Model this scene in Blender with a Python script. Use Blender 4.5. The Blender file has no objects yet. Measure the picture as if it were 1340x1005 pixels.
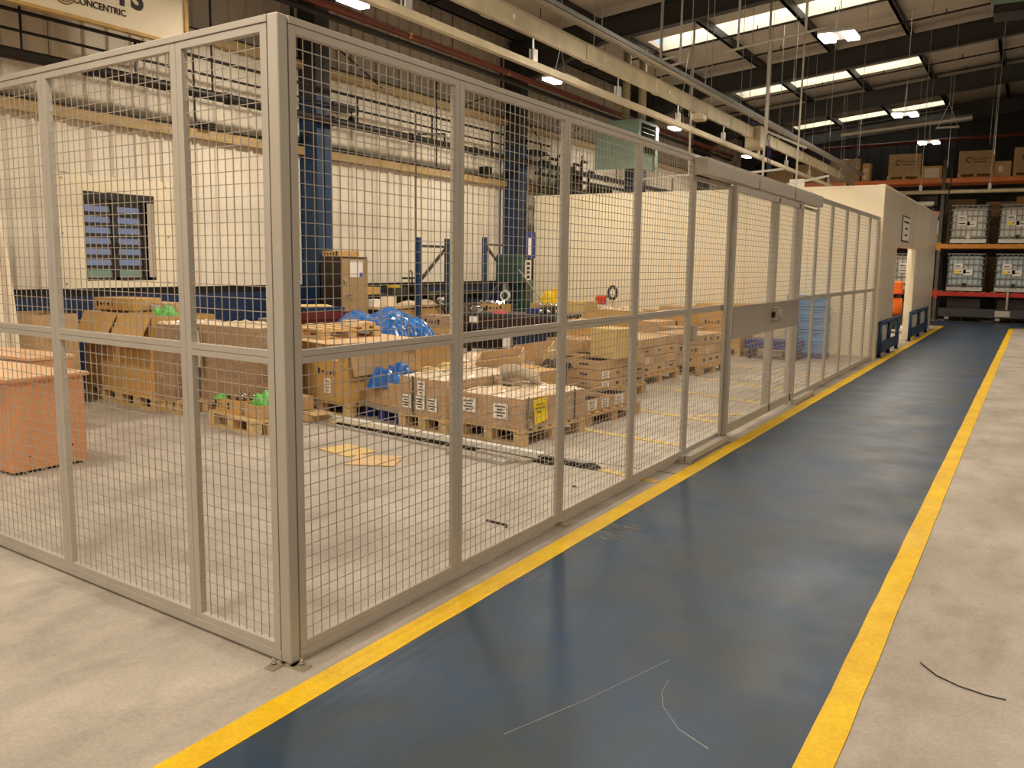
import bpy, math, random
from mathutils import Vector, Matrix
random.seed(7)
R = math.radians
S = bpy.context.scene
COL = S.collection

# ------------------------------------------------------------------ camera
P_CAM = (2.4368, -2.4016, 1.6129)
YAW, PIT, ROL, FPX = .5360, .1370, .0137, 1143.5
def cam_axes():
    cy, sy, cp, sp = math.cos(YAW), math.sin(YAW), math.cos(PIT), math.sin(PIT)
    f = Vector((-sy*cp, cy*cp, -sp)); r = Vector((cy, sy, 0)); u = r.cross(f)
    cr, sr = math.cos(ROL), math.sin(ROL)
    return cr*r+sr*u, -sr*r+cr*u, f
_r, _u, _f = cam_axes()
cd = bpy.data.cameras.new('camera'); cam = bpy.data.objects.new('camera', cd); COL.objects.link(cam)
cd.sensor_width = 36; cd.sensor_fit = 'HORIZONTAL'; cd.lens = 36*FPX/1340; cd.clip_end = 200; cd.clip_start = .05
m = Matrix((_r, _u, -_f)).transposed().to_4x4(); m.translation = Vector(P_CAM); cam.matrix_world = m
S.camera = cam

# ------------------------------------------------------------------ world, light, exposure
S.view_settings.view_transform = 'Standard'; S.view_settings.look = 'None'
S.view_settings.gamma = 1; S.view_settings.use_curve_mapping = False
S.view_settings.exposure = 0.2
w = bpy.data.worlds.new('world'); S.world = w; w.use_nodes = True
w.node_tree.nodes['Background'].inputs[0].default_value = (.62, .78, 1, 1)
w.node_tree.nodes['Background'].inputs[1].default_value = .9
LAMP_POWER = 104
LAMP_COLOR = (1, .85, .66)

# ------------------------------------------------------------------ materials
def lin(c):
    return tuple(((v/255)/12.92 if v/255 <= .04045 else ((v/255+.055)/1.055)**2.4) for v in c)
def mat(name, rgb, rough=.6, metal=0, var=.12, scale=6, bump=0, bscale=None, spec=.5, rgb2=None, stretch=None, coat=0):
    m = bpy.data.materials.new(name); m.use_nodes = True; nt = m.node_tree; b = nt.nodes['Principled BSDF']
    a = lin(rgb); c2 = lin(rgb2) if rgb2 else tuple(x*(1-var*2) for x in a); c1 = a if rgb2 else tuple(min(1, x*(1+var*.6)) for x in a)
    tc = nt.nodes.new('ShaderNodeTexCoord'); mp = nt.nodes.new('ShaderNodeMapping'); nt.links.new(tc.outputs['Object'], mp.inputs[0])
    if stretch: mp.inputs['Scale'].default_value = stretch
    n = nt.nodes.new('ShaderNodeTexNoise'); n.inputs['Scale'].default_value = scale; n.inputs['Detail'].default_value = 5; n.inputs['Roughness'].default_value = .6
    nt.links.new(mp.outputs[0], n.inputs['Vector'])
    r = nt.nodes.new('ShaderNodeValToRGB'); r.color_ramp.elements[0].position = .3; r.color_ramp.elements[1].position = .7
    r.color_ramp.elements[0].color = (*c2, 1); r.color_ramp.elements[1].color = (*c1, 1)
    nt.links.new(n.outputs['Fac'], r.inputs[0]); nt.links.new(r.outputs[0], b.inputs['Base Color'])
    b.inputs['Roughness'].default_value = rough; b.inputs['Metallic'].default_value = metal
    b.inputs['Specular IOR Level'].default_value = spec
    if coat: b.inputs['Coat Weight'].default_value = coat
    if bump:
        n2 = nt.nodes.new('ShaderNodeTexNoise'); n2.inputs['Scale'].default_value = bscale or scale*4; n2.inputs['Detail'].default_value = 3
        nt.links.new(mp.outputs[0], n2.inputs['Vector'])
        bp = nt.nodes.new('ShaderNodeBump'); bp.inputs['Strength'].default_value = bump; bp.inputs['Distance'].default_value = .01
        nt.links.new(n2.outputs['Fac'], bp.inputs['Height']); nt.links.new(bp.outputs[0], b.inputs['Normal'])
    return m
def emis(name, rgb, s):
    m = bpy.data.materials.new(name); m.use_nodes = True; nt = m.node_tree
    nt.nodes.remove(nt.nodes['Principled BSDF']); e = nt.nodes.new('ShaderNodeEmission')
    e.inputs[0].default_value = (*rgb, 1); e.inputs[1].default_value = s
    nt.links.new(e.outputs[0], nt.nodes['Material Output'].inputs[0]); return m
def floor_mat(name, c1, c2, dark, rough=(.35, .7), sc=.8, spec=.5, dark_amt=.55, scratch=None):
    m = bpy.data.materials.new(name); m.use_nodes = True; nt = m.node_tree; b = nt.nodes['Principled BSDF']; N = nt.nodes.new; L = nt.links.new
    tc = N('ShaderNodeTexCoord')
    def noise(s, d=6, ro=.6, st=(1, 1, 1)):
        mp = N('ShaderNodeMapping'); mp.inputs['Scale'].default_value = st; L(tc.outputs['Object'], mp.inputs[0])
        n = N('ShaderNodeTexNoise'); n.inputs['Scale'].default_value = s; n.inputs['Detail'].default_value = d; n.inputs['Roughness'].default_value = ro
        L(mp.outputs[0], n.inputs['Vector']); return n.outputs['Fac']
    def ramp(f, p0, p1, a=(0, 0, 0), bb=(1, 1, 1)):
        r = N('ShaderNodeValToRGB'); r.color_ramp.elements[0].position = p0; r.color_ramp.elements[1].position = p1
        r.color_ramp.elements[0].color = (*a, 1); r.color_ramp.elements[1].color = (*bb, 1); L(f, r.inputs[0]); return r.outputs[0]
    def mix(f, a, bb):
        x = N('ShaderNodeMix'); x.data_type = 'RGBA'; L(f, x.inputs[0]); L(a, x.inputs[6]); L(bb, x.inputs[7]); return x.outputs[2]
    base = ramp(noise(sc), .35, .65, lin(c1), lin(c2))
    fine = ramp(noise(55, 6, .8), .25, .75, (.74, .74, .74), (1.16, 1.16, 1.16))
    mu = N('ShaderNodeMix'); mu.data_type = 'RGBA'; mu.blend_type = 'MULTIPLY'; mu.inputs[0].default_value = 1; L(base, mu.inputs[6]); L(fine, mu.inputs[7])
    st = ramp(noise(2.3, 6, .66, (1.3, .6, 1)), .46, .78, (0, 0, 0), (dark_amt,)*3)
    rgb = N('ShaderNodeRGB'); rgb.outputs[0].default_value = (*lin(dark), 1)
    c = mix(st, mu.outputs[2], rgb.outputs[0])
    sp = ramp(noise(16, 2, .5, (1, .8, 1)), .75, .8, (0, 0, 0), (.5,)*3)
    rgb2 = N('ShaderNodeRGB'); rgb2.outputs[0].default_value = (*[v*.35 for v in lin(dark)], 1)
    c = mix(sp, c, rgb2.outputs[0])
    if scratch:
        s2 = ramp(noise(3, 8, .8, (14, 1.2, 1)), .66, .72, (0, 0, 0), (.25,)*3)
        rgb3 = N('ShaderNodeRGB'); rgb3.outputs[0].default_value = (*lin(scratch), 1)
        c = mix(s2, c, rgb3.outputs[0])
    L(c, b.inputs['Base Color'])
    rr = ramp(noise(1.7, 5), .3, .7, (rough[0],)*3, (rough[1],)*3); L(rr, b.inputs['Roughness'])
    b.inputs['Specular IOR Level'].default_value = spec
    bp = N('ShaderNodeBump'); bp.inputs['Strength'].default_value = .12; bp.inputs['Distance'].default_value = .004; L(noise(45, 4), bp.inputs['Height']); L(bp.outputs[0], b.inputs['Normal'])
    return m
def clear_film(name, gloss=.25, white=.12, tint=(1, .97, .92)):
    m = bpy.data.materials.new(name); m.use_nodes = True; nt = m.node_tree; N = nt.nodes.new; L = nt.links.new
    b = nt.nodes['Principled BSDF']; b.inputs['Base Color'].default_value = (*tint, 1); b.inputs['Roughness'].default_value = .18
    tr = N('ShaderNodeBsdfTransparent'); mx = N('ShaderNodeMixShader'); tc = N('ShaderNodeTexCoord')
    mp = N('ShaderNodeMapping'); mp.inputs['Scale'].default_value = (3, 3, 30); L(tc.outputs['Object'], mp.inputs[0])
    n = N('ShaderNodeTexNoise'); n.inputs['Scale'].default_value = 2.2; n.inputs['Detail'].default_value = 5; L(mp.outputs[0], n.inputs['Vector'])
    r = N('ShaderNodeValToRGB'); r.color_ramp.elements[0].position = .4; r.color_ramp.elements[1].position = .75
    r.color_ramp.elements[0].color = (white,)*3+(1,); r.color_ramp.elements[1].color = (white+gloss,)*3+(1,)
    L(n.outputs['Fac'], r.inputs[0]); L(r.outputs[0], mx.inputs[0]); L(tr.outputs[0], mx.inputs[1]); L(b.outputs[0], mx.inputs[2])
    bp = N('ShaderNodeBump'); bp.inputs['Strength'].default_value = .6; bp.inputs['Distance'].default_value = .01; L(n.outputs['Fac'], bp.inputs['Height']); L(bp.outputs[0], b.inputs['Normal'])
    L(mx.outputs[0], nt.nodes['Material Output'].inputs[0]); return m

M = dict(
 frame=mat('powder_coat_grey', (192, 185, 174), .4, var=.04, scale=3),
 plate=mat('lock_plate_grey', (176, 168, 156), .3, metal=.15, var=.06, scale=2),
 wire=mat('mesh_wire_grey', (186, 178, 166), .4, metal=.2, var=.03),
 zinc=mat('zinc_plate', (200, 190, 172), .35, metal=.7, var=.1, scale=20),
 chrome=mat('chrome', (225, 222, 215), .12, metal=1, var=.02),
 black=mat('black_plastic', (22, 21, 21), .45, var=.2),
 concrete=floor_mat('concrete', (166, 157, 146), (194, 185, 174), (120, 109, 97), (.45, .75), 1.3, .35, .6),
 blue_floor=floor_mat('blue_floor_paint', (30, 66, 100), (55, 66, 74), (50, 54, 56), (.36, .52), 1.5, .32, .3, (84, 98, 108)),
 yellow_floor=floor_mat('yellow_floor_paint', (232, 184, 8), (250, 208, 12), (200, 150, 24), (.4, .65), 3, .35, .5),
 yellow_worn=floor_mat('worn_yellow_paint', (206, 178, 116), (222, 192, 90), (190, 176, 150), (.5, .8), 4, .3, .8),
 cream=mat('cream_cladding', (238, 229, 212), .5, var=.03, scale=2),
 cream_flat=mat('cream_panel', (246, 234, 206), .45, var=.02, scale=1.5),
 cream_side=mat('cream_panel_satin_shaded', (226, 216, 198), .28, var=.06, scale=1.2, stretch=(1, 1, .4)),  # same panels as cream_flat, greyer: the side wall's shade is in the colour
 grey_clad=mat('grey_cladding', (190, 180, 166), .6, var=.06, scale=2),
 timber=mat('timber_band', (196, 168, 118), .6, var=.1, scale=8, stretch=(4, .4, 4)),
 roof=mat('roof_liner', (202, 192, 178), .5, var=.08, scale=1, stretch=(.3, 3, 1)),
 steel_dark=mat('dark_steel_paint', (60, 58, 58), .55, var=.12, scale=3),
 steel_blue=mat('blue_steel_paint', (26, 58, 96), .42, var=.15, scale=3),
 brick_blue=mat('blue_painted_brick', (22, 52, 96), .5, var=.15, scale=9, bump=.4, bscale=30),
 pipe_dark=mat('dark_pipe', (42, 36, 32), .45, metal=.3, var=.15),
 pipe_red=mat('red_pipe', (122, 52, 36), .45, var=.1),
 galv=mat('galvanised', (196, 194, 188), .35, metal=.6, var=.08, scale=10),
 busbar=mat('busbar_cream', (206, 192, 160), .38, metal=.25, var=.12, scale=3),
 brass=mat('brass', (190, 150, 70), .35, metal=.8),
 white=mat('white_paint', (232, 230, 224), .45, var=.03),
 paper=mat('paper_label', (240, 236, 228), .6, var=.02),
 ink=mat('black_ink', (40, 30, 26), .6, var=.1),
 card=mat('cardboard', (198, 164, 120), .75, var=.07, scale=5, stretch=(1, 1, 6)),
 card_or=mat('cardboard_orange', (206, 164, 100), .7, var=.06, scale=4, stretch=(1, 1, 5)),
 card_lt=mat('cardboard_light', (212, 178, 134), .75, var=.06, scale=5),
 card_dk=mat('cardboard_grey_brown', (178, 148, 112), .75, var=.08, scale=6),
 card_yel=mat('cardboard_yellowish', (212, 184, 122), .7, var=.05, scale=4),
 card_in=mat('cardboard_inside', (158, 124, 88), .8, var=.08),
 wood=mat('pallet_wood', (220, 188, 136), .75, var=.16, scale=7, stretch=(.6, 4, 4), bump=.2),
 wood_or=mat('pallet_wood_orange', (206, 166, 112), .75, var=.16, scale=7, stretch=(.6, 4, 4)),
 desk=mat('orange_wood_laminate', (224, 160, 112), .4, var=.06, scale=4, stretch=(1, 1, .2)),
 desk_top=mat('pale_wood_laminate', (234, 190, 148), .3, var=.05, scale=3),
 wrap_core=mat('wrapped_carton', (194, 154, 108), .3, var=.1, scale=3, stretch=(1, 1, 7), bump=.6, bscale=6, coat=.6),
 wrap_dark=mat('wrapped_carton_brown', (166, 130, 88), .28, var=.16, scale=3, stretch=(1, 1, 9), bump=.7, bscale=5, coat=.6),
 wrap_top=mat('crumpled_wrap_white', (228, 206, 176), .3, var=.12, scale=9, bump=.9, bscale=14, coat=.5),
 film=clear_film('stretch_film', .22, .03),
 blue_bag=mat('blue_plastic_bag', (30, 108, 196), .18, var=.22, scale=8, bump=.6, bscale=14, coat=.5),
 blue_pal=mat('blue_plastic', (38, 52, 128), .45, var=.1),
 crate_blue=mat('crate_light_blue', (92, 150, 206), .4, var=.08),
 green=mat('bright_green_plastic', (110, 206, 96), .35, var=.15, scale=15, bump=.5),
 teal=mat('teal_paint', (158, 188, 178), .45, var=.08),
 mach_green=mat('machine_green', (36, 72, 70), .4, var=.12),
 maroon=mat('maroon_paint', (112, 30, 22), .45, var=.1),
 tan=mat('tan_metal', (168, 142, 102), .45, var=.04),
 brown_dk=mat('dark_brown', (46, 28, 20), .5, var=.15),
 yellow=mat('yellow_plastic', (244, 206, 30), .4, var=.1),
 yellow_lb=mat('yellow_label', (250, 222, 20), .5, var=.03),
 red=mat('red_paint', (214, 58, 26), .4, var=.06),
 pink=mat('pink_cloth', (214, 92, 92), .7, var=.1),
 orange=mat('orange_plastic', (240, 112, 22), .35, var=.05),
 rack_or=mat('rack_orange', (216, 118, 50), .45, var=.08),
 rack_yel=mat('rack_amber', (214, 140, 44), .45, var=.08),
 rack_red=mat('rack_red', (190, 40, 24), .45, var=.08),
 rack_post=mat('rack_post', (84, 82, 72), .5, var=.12),
 cage=mat('cage_bars', (128, 128, 124), .4, metal=.4, var=.06),
 void=mat('matt_black', (16, 15, 15), .95, spec=.1, var=.1),
 ibc=mat('ibc_tank', (196, 212, 214), .3, var=.06, scale=2),
 ibc_w=mat('ibc_tank_white', (226, 222, 212), .3, var=.06, scale=2),
 clutter=mat('grey_metal_parts', (120, 112, 104), .3, metal=.7, var=.2, scale=20),
 cloth=mat('white_sheet', (238, 228, 208), .7, var=.03),
 ply=mat('ply_edge', (206, 168, 96), .6, var=.1),
 sign=mat('sign_cream', (240, 226, 196), .5, var=.02),
 louvre=mat('window_frame_dark', (52, 48, 48), .4, var=.1),
 steel_lt=mat('light_steel', (190, 182, 168), .35, metal=.4, var=.06),
 led=emis('led_panel', (1, .95, .88), 9),
 sky_pane=emis('rooflight_daylight', (1, .97, .86), 3.2),
 win_pane=emis('window_daylight', (.56, .60, .82), .30),
 win_pane2=emis('window_daylight_green', (.46, .62, .40), .32),
)

# ------------------------------------------------------------------ mesh helpers
class MB:
    def __init__(s): s.v = []; s.f = []
    def add(s, vs, fs):
        o = len(s.v); s.v += [tuple(v) for v in vs]; s.f += [tuple(i+o for i in f) for f in fs]; return s
    def box(s, x0, x1, y0, y1, z0, z1):
        return s.add([(x0,y0,z0),(x1,y0,z0),(x1,y1,z0),(x0,y1,z0),(x0,y0,z1),(x1,y0,z1),(x1,y1,z1),(x0,y1,z1)],
                     [(0,3,2,1),(4,5,6,7),(0,1,5,4),(1,2,6,5),(2,3,7,6),(3,0,4,7)])
    def bar(s, p, q, w, h=None, up=(0,0,1)):
        p, q = Vector(p), Vector(q); h = h or w; d = (q-p).normalized(); u = Vector(up)
        if abs(d.dot(u)) > .98: u = Vector((1, 0, 0))
        a = d.cross(u).normalized()*w/2; b = a.cross(d).normalized()*h/2
        vs = [p-a-b, p+a-b, p+a+b, p-a+b, q-a-b, q+a-b, q+a+b, q-a+b]
        return s.add(vs, [(0,1,2,3),(7,6,5,4),(0,4,5,1),(1,5,6,2),(2,6,7,3),(3,7,4,0)])
    def cyl(s, p, q, r, n=10, r2=None):
        p, q = Vector(p), Vector(q); r2 = r if r2 is None else r2; d = (q-p).normalized()
        u = Vector((0,0,1)) if abs(d.z) < .9 else Vector((1,0,0)); a = d.cross(u).normalized(); b = d.cross(a)
        vs = [p+(a*math.cos(t)+b*math.sin(t))*r for t in [2*math.pi*i/n for i in range(n)]]+[q+(a*math.cos(t)+b*math.sin(t))*r2 for t in [2*math.pi*i/n for i in range(n)]]
        fs = [(i, i+n, (i+1) % n+n, (i+1) % n) for i in range(n)]+[tuple(range(n)), tuple(range(2*n-1, n-1, -1))]
        return s.add(vs, fs)
    def tube(s, pts, r, n=8):
        for a, b in zip(pts, pts[1:]): s.cyl(a, b, r, n)
        return s
    def quad(s, a, b, c, d): return s.add([a, b, c, d], [(0, 1, 2, 3)])
    def prism(s, poly, z0, z1):
        n = len(poly)
        return s.add([(x, y, z0) for x, y in poly]+[(x, y, z1) for x, y in poly],
                     [tuple(range(n-1, -1, -1)), tuple(range(n, 2*n))]+[(i, (i+1) % n, (i+1) % n+n, i+n) for i in range(n)])
    def grid(s, fn, nu, nv):
        vs = [fn(i/nu, j/nv) for j in range(nv+1) for i in range(nu+1)]
        fs = [(j*(nu+1)+i, j*(nu+1)+i+1, (j+1)*(nu+1)+i+1, (j+1)*(nu+1)+i) for j in range(nv) for i in range(nu)]
        return s.add(vs, fs)
    def mesh(s, name):
        me = bpy.data.meshes.new(name); me.from_pydata(s.v, [], s.f); me.validate(); me.update(); return me
    def build(s, name, m, parent=None, loc=(0,0,0), rz=0, smooth=False, bevel=0):
        me = s.mesh(name); me.materials.append(M[m] if isinstance(m, str) else m)
        if smooth: me.polygons.foreach_set('use_smooth', [True]*len(me.polygons))
        o = bpy.data.objects.new(name, me); COL.objects.link(o); o.location = loc; o.rotation_euler = (0, 0, rz)
        if parent: o.parent = parent
        if bevel:
            b = o.modifiers.new('bevel', 'BEVEL'); b.width = bevel; b.segments = 2; b.limit_method = 'ANGLE'
        return o
def tag(o, label, cat, group=None, kind=None):
    o['label'] = label; o['category'] = cat
    if group: o['group'] = group
    if kind: o['kind'] = kind
    return o
def thing(name, label, cat, loc=(0,0,0), rz=0, group=None):
    o = bpy.data.objects.new(name, None); COL.objects.link(o); o.location = loc; o.rotation_euler = (0, 0, rz); o.empty_display_size = .1
    return tag(o, label, cat, group)
def struct(o): o['kind'] = 'structure'; return o
def stuff(o): o['kind'] = 'stuff'; return o
def inst(name, me, parent, loc, rot=(0,0,0), scale=(1,1,1)):
    o = bpy.data.objects.new(name, me); COL.objects.link(o); o.parent = parent; o.location = loc; o.rotation_euler = rot; o.scale = scale; return o
def dup(root, loc, rz, label, group=None):
    def cp(o, par):
        c = o.copy(); COL.objects.link(c); c.parent = par
        for ch in kids.get(o, []): cp(ch, c)
        return c
    kids = {}
    def walk(o):
        kids[o] = list(o.children)
        for ch in kids[o]: walk(ch)
    walk(root)
    r = cp(root, None); r.location = loc; r.rotation_euler = (0, 0, rz); r['label'] = label
    if group: r['group'] = group
    return r
def meshof(mb, name, m):
    me = mb.mesh(name); me.materials.append(M[m]); return me
def text(s, size, m, parent, loc, rot, name='lettering', ext=.002, bold=0, align='CENTER'):
    c = bpy.data.curves.new(name, 'FONT'); c.body = s; c.size = size; c.extrude = ext; c.offset = bold; c.align_x = align
    c.materials.append(M[m]); tmp = bpy.data.objects.new('tmp', c); me = bpy.data.meshes.new_from_object(tmp); bpy.data.objects.remove(tmp)
    if not me.materials: me.materials.append(M[m])
    o = bpy.data.objects.new(name, me); COL.objects.link(o); o.parent = parent; o.location = loc; o.rotation_euler = rot; return o

# ================================================================== SETTING
XW = -7.6; XE = 13; YS = -12; YN = 33
def zr(x): return 6.43+.11*(x+7.6)
struct(MB().box(XW-.2, XE, YS, YN, -.2, 0).build('floor', 'concrete'))
wk = MB().box(.26, 1.89, YS, 25.6, 0, .003).box(-1.2, XE-1, 25.6, 28.2, 0, .003)
fl = bpy.data.objects['floor']
wk.build('painted_walkway', 'blue_floor', fl)
def worn_strip(x0, x1, y0, y1, seg=.3, j=.0028):
    b = MB(); n = max(2, int((y1-y0)/seg)); xs = [(x0+random.uniform(-j, j), x1+random.uniform(-j, j)) for _ in range(n+1)]
    for i in range(n):
        ya, yb = y0+(y1-y0)*i/n, y0+(y1-y0)*(i+1)/n
        b.add([(xs[i][0],ya,.001),(xs[i][1],ya,.001),(xs[i+1][1],yb,.001),(xs[i+1][0],yb,.001),(xs[i][0],ya,.005),(xs[i][1],ya,.005),(xs[i+1][1],yb,.005),(xs[i+1][0],yb,.005)],
              [(0,3,2,1),(4,5,6,7),(0,1,5,4),(1,2,6,5),(2,3,7,6),(3,0,4,7)])
    return b
worn_strip(.14, .262, YS, 25.5).build('yellow_line', 'yellow_floor', fl)
worn_strip(1.885, 2.0, YS, 25.7).build('yellow_line', 'yellow_floor', fl)
MB().box(1.885, 6, 25.6, 25.72, .001, .005).build('yellow_line', 'yellow_floor', fl)
MB().box(-.6, .262, 25.4, 25.5, .001, .005).build('yellow_line', 'yellow_floor', fl)
SCR = []
def floor_line(p, q, wd=.09, m='yellow_worn'):
    p, q = Vector((*p, .0025)), Vector((*q, .0025)); MB().bar(p, q, wd, .004).build('faded_bay_line', m, fl)
for p, q in [((-1.45, 5.28), (.1, 5.0)), ((-.62, 6.65), (-.1, 7.2)), ((-2.1, 6.9), (-.1, 6.35)), ((-1.7, 8.5), (-.1, 7.9)), ((-1.6, 9.75), (-.1, 9.3)), ((-3.9, 4.25), (-2.4, 3.95)), ((-.62, 3.85), (.12, 3.66)), ((-1.6, 11.6), (-.1, 11.1))]:
    floor_line(p, q)
for pts in ([(0.984, 0.018), (1.118, 0.386), (1.263, 0.868)], [(1.323, 0.709), (1.339, 0.595), (1.384, 0.494), (1.486, 0.376), (1.616, 0.308)]):
    SCR.append(pts)
for pts in SCR: MB().tube([(x, y, .0031) for x, y in pts], .0012, 4).build('pale_scratch', 'steel_lt', fl)
rs = random.Random(5); b = MB()
for i in range(30):
    x, y = .2+rs.random()*.2, 2.2+rs.random()*.35; a = rs.uniform(-.5, .3); l = rs.uniform(.04, .16)
    b.bar((x, y, .0045), (x+l*math.cos(a), y+l*math.sin(a)*.5, .0045), rs.uniform(.001, .004), .0012)
stuff(b.build('dusty_scuff', 'concrete', fl))
# slab joints
for y in (4.0, 10.0, 16.0):
    MB().box(-7.6, .13, y-.006, y+.006, .0, .0015).build('slab_joint', 'black', fl)

# ---- wall on the left: brick plinth, ledge, ribbed cladding sheets
wl = struct(MB().box(XW-.2, XW-.06, YS, YN, 0, 7).build('wall_left', 'grey_clad'))
WY0, WY1, WZ0, WZ1 = 4.22, 5.22, 1.33, 2.42     # window opening
def rib_sheet(y0, y1, z0, z1, m, name='cladding_sheet'):
    b = MB(); d = .035; n = 3; w_ = (y1-y0-.004)/n; prof = []
    for i in range(n):
        a = y0+.002+i*w_
        prof += [(a, 0), (a+.04, 0), (a+.055, d), (a+.085, d), (a+.10, 0)]
    prof.append((y1-.002, 0))
    pts = [(XW-.01+px, py) for py, px in prof]
    vs = [(x, y, z0) for x, y in pts]+[(x, y, z1) for x, y in pts]; k = len(pts)
    b.add(vs, [(i, i+1, i+1+k, i+k) for i in range(k-1)])
    b.box(XW-.06, XW-.012, y0+.001, y1-.001, z0, z1)
    b.build(name, m, wl)
y = -11.4
while y < YN-.1:
    y1 = min(y+.96, YN)
    if y1 > 3.86 and y < 5.5:
        lo, hi = max(y, 3.86), min(y1, 5.5)
        if y < 3.86: rib_sheet(y, 3.86, 1.24, 4.55, 'cream')
        if y1 > 5.5: rib_sheet(5.5, y1, 1.24, 4.55, 'cream')
        rib_sheet(lo, hi, 2.62, 4.55, 'cream')
    else: rib_sheet(y, y1, 1.24, 4.55, 'cream')
    rib_sheet(y, y1, 4.62, 6.6, 'grey_clad'); y = y1
for z in (3.24, 4.52):
    b = MB()
    b.box(XW+.03, XW+.11, YS, YN, z, z+.13).build('timber_rail', 'timber', wl)
    MB().box(XW+.03, XW+.125, YS, YN, z+.13, z+.15).build('rail_cap', 'pipe_dark', wl)
MB().box(XW-.06, XW+.02, YS, YN, 0, 1.14).build('painted_brickwork', 'brick_blue', wl)
MB().box(XW-.06, XW-.03, YS, YN, 1.13, 1.25).build('sill_gap', 'black', wl)
for k in range(14): MB().box(XW+.018, XW+.022, YS, YN, .075*k+.06, .075*k+.066).build('mortar_course', 'black', wl)
# window with reveal, louvre blades and panes
win = struct(bpy.data.objects.new('window_1', None)); COL.objects.link(win)
fr = MB()
X0 = XW-.01
fr.box(X0-.05, X0+.02, 3.86, WY0, 1.24, 2.62).box(X0-.05, X0+.02, WY1, 5.5, 1.24, 2.62).box(X0-.05, X0+.02, WY0, WY1, 1.24, WZ0).box(X0-.05, X0+.02, WY0, WY1, WZ1, 2.62)
fr.build('window_surround', 'cream_flat', win)
MB().box(X0-.055, X0+.0, WY1-.14, WY1, WZ0, WZ1).build('reveal', 'grey_clad', win)
MB().box(X0-.05, X0+.01, WY0, WY1, WZ1-.09, WZ1).build('head_panel', 'louvre', win)
wy = WY0+.02; wm = (WY0+WY1-.14)/2
MB().box(X0-.05, X0+.0, wm-.035, wm+.035, WZ0, WZ1).box(X0-.05, X0, WY1-.17, WY1-.1, WZ0, WZ1).box(X0-.05, X0, WY0, WY0+.02, WZ0, WZ1).box(X0-.05, X0, WY0, WY1, WZ0, WZ0+.04).build('window_frame', 'louvre', win)
for side, (a, b_) in enumerate(((WY0+.02, wm-.035), (wm+.035, WY1-.17))):
    for k in range(7):
        z = WZ0+.06+k*.132
        MB().box(X0-.052, X0-.046, a, b_-.02, z, z+.072).build('window_pane', 'win_pane2' if k == 0 else 'win_pane', win)
        MB().box(X0-.05, X0-.02, a, b_, z+.074, z+.13).build('louvre_blade', 'louvre', win)
MB().cyl((X0+.0, wm, 1.78), (X0+.03, wm, 1.78), .03).box(X0, X0+.02, wm-.02, wm+.02, 1.68, 1.8).build('window_handle', 'black', win)
for (yy, zz) in ((3.95, 2.55), (5.4, 2.55), (3.95, 1.3), (5.4, 1.3), (3.93, 1.9), (5.42, 1.9)):
    MB().cyl((X0+.02, yy, zz), (X0+.028, yy, zz), .015, 6).build('screw_head', 'zinc', win)

# ---- other walls, far wall
wf = struct(MB().box(XW, XE, YN, YN+.2, 0, 9).build('wall_back', 'steel_dark'))
for i in range(40):
    x = XW+.2+i*.5
    MB().box(x, x+.04, YN-.05, YN, 4, 8.5).build('cladding_rib', 'steel_dark', wf)
struct(MB().box(XE, XE+.2, YS, YN, 0, 9).build('wall_right', 'cream'))
struct(MB().box(XW, XE, YS-.2, YS, 0, 9).build('wall_front', 'cream'))

# ---- roof: liner strips with rooflight gaps, purlins, rafters
SKY = [(16.95, 17.95), (23.75, 24.6), (30.75, 31.6), (-2.6, -1.6), (4.1, 5.1), (10.4, 11.4)]
SX0, SX1 = -5.6, -.62
rf = struct(bpy.data.objects.new('ceiling', None)); COL.objects.link(rf)
def slab(x0, x1, y0, y1, t=.1, m='roof', name='roof_sheet', dz=0):
    za, zb = zr(x0)+dz, zr(x1)+dz
    return MB().add([(x0,y0,za),(x1,y0,zb),(x1,y1,zb),(x0,y1,za),(x0,y0,za+t),(x1,y0,zb+t),(x1,y1,zb+t),(x0,y1,za+t)],
             [(0,3,2,1),(4,5,6,7),(0,1,5,4),(1,2,6,5),(2,3,7,6),(3,0,4,7)]).build(name, m, rf)
ys = YS
for a, b_ in sorted(SKY)+[(YN, YN)]:
    n = max(1, round((a-ys)/1.0)); st = (a-ys)/n
    for i in range(n): slab(XW, XE, ys+i*st+.003, ys+(i+1)*st-.003)
    if b_ > a:
        slab(XW, SX0, a, b_); slab(SX1, XE, a, b_)
        slab(SX0, SX1, a+.0, a+.01, .35, 'cream_flat', 'rooflight_reveal'); slab(SX0, SX1, b_-.01, b_, .35, 'cream_flat', 'rooflight_reveal')
        for k, xx in enumerate([-5.6, -4.05, -2.33, -.62][:-1]):
            slab(xx+.06, [-5.6, -4.05, -2.33, -.62][k+1]-.06, a, b_, .02, 'sky_pane', 'rooflight_pane', .33)
    ys = b_
for x in [-7.4, -5.75, -4.05, -2.33, -.59, 1.17, 2.9, 4.65, 6.4, 8.15, 9.9, 11.6]:
    z = zr(x)
    MB().box(x-.035, x+.035, YS, YN, z-.2, z-.01).box(x-.035, x+.06, YS, YN, z-.2, z-.185).build('purlin', 'steel_dark', rf)
RY = [(-10.2), (-4.1), 2.0, 8.0, 14.2, 20.6, 26.1, 31.5]
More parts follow.
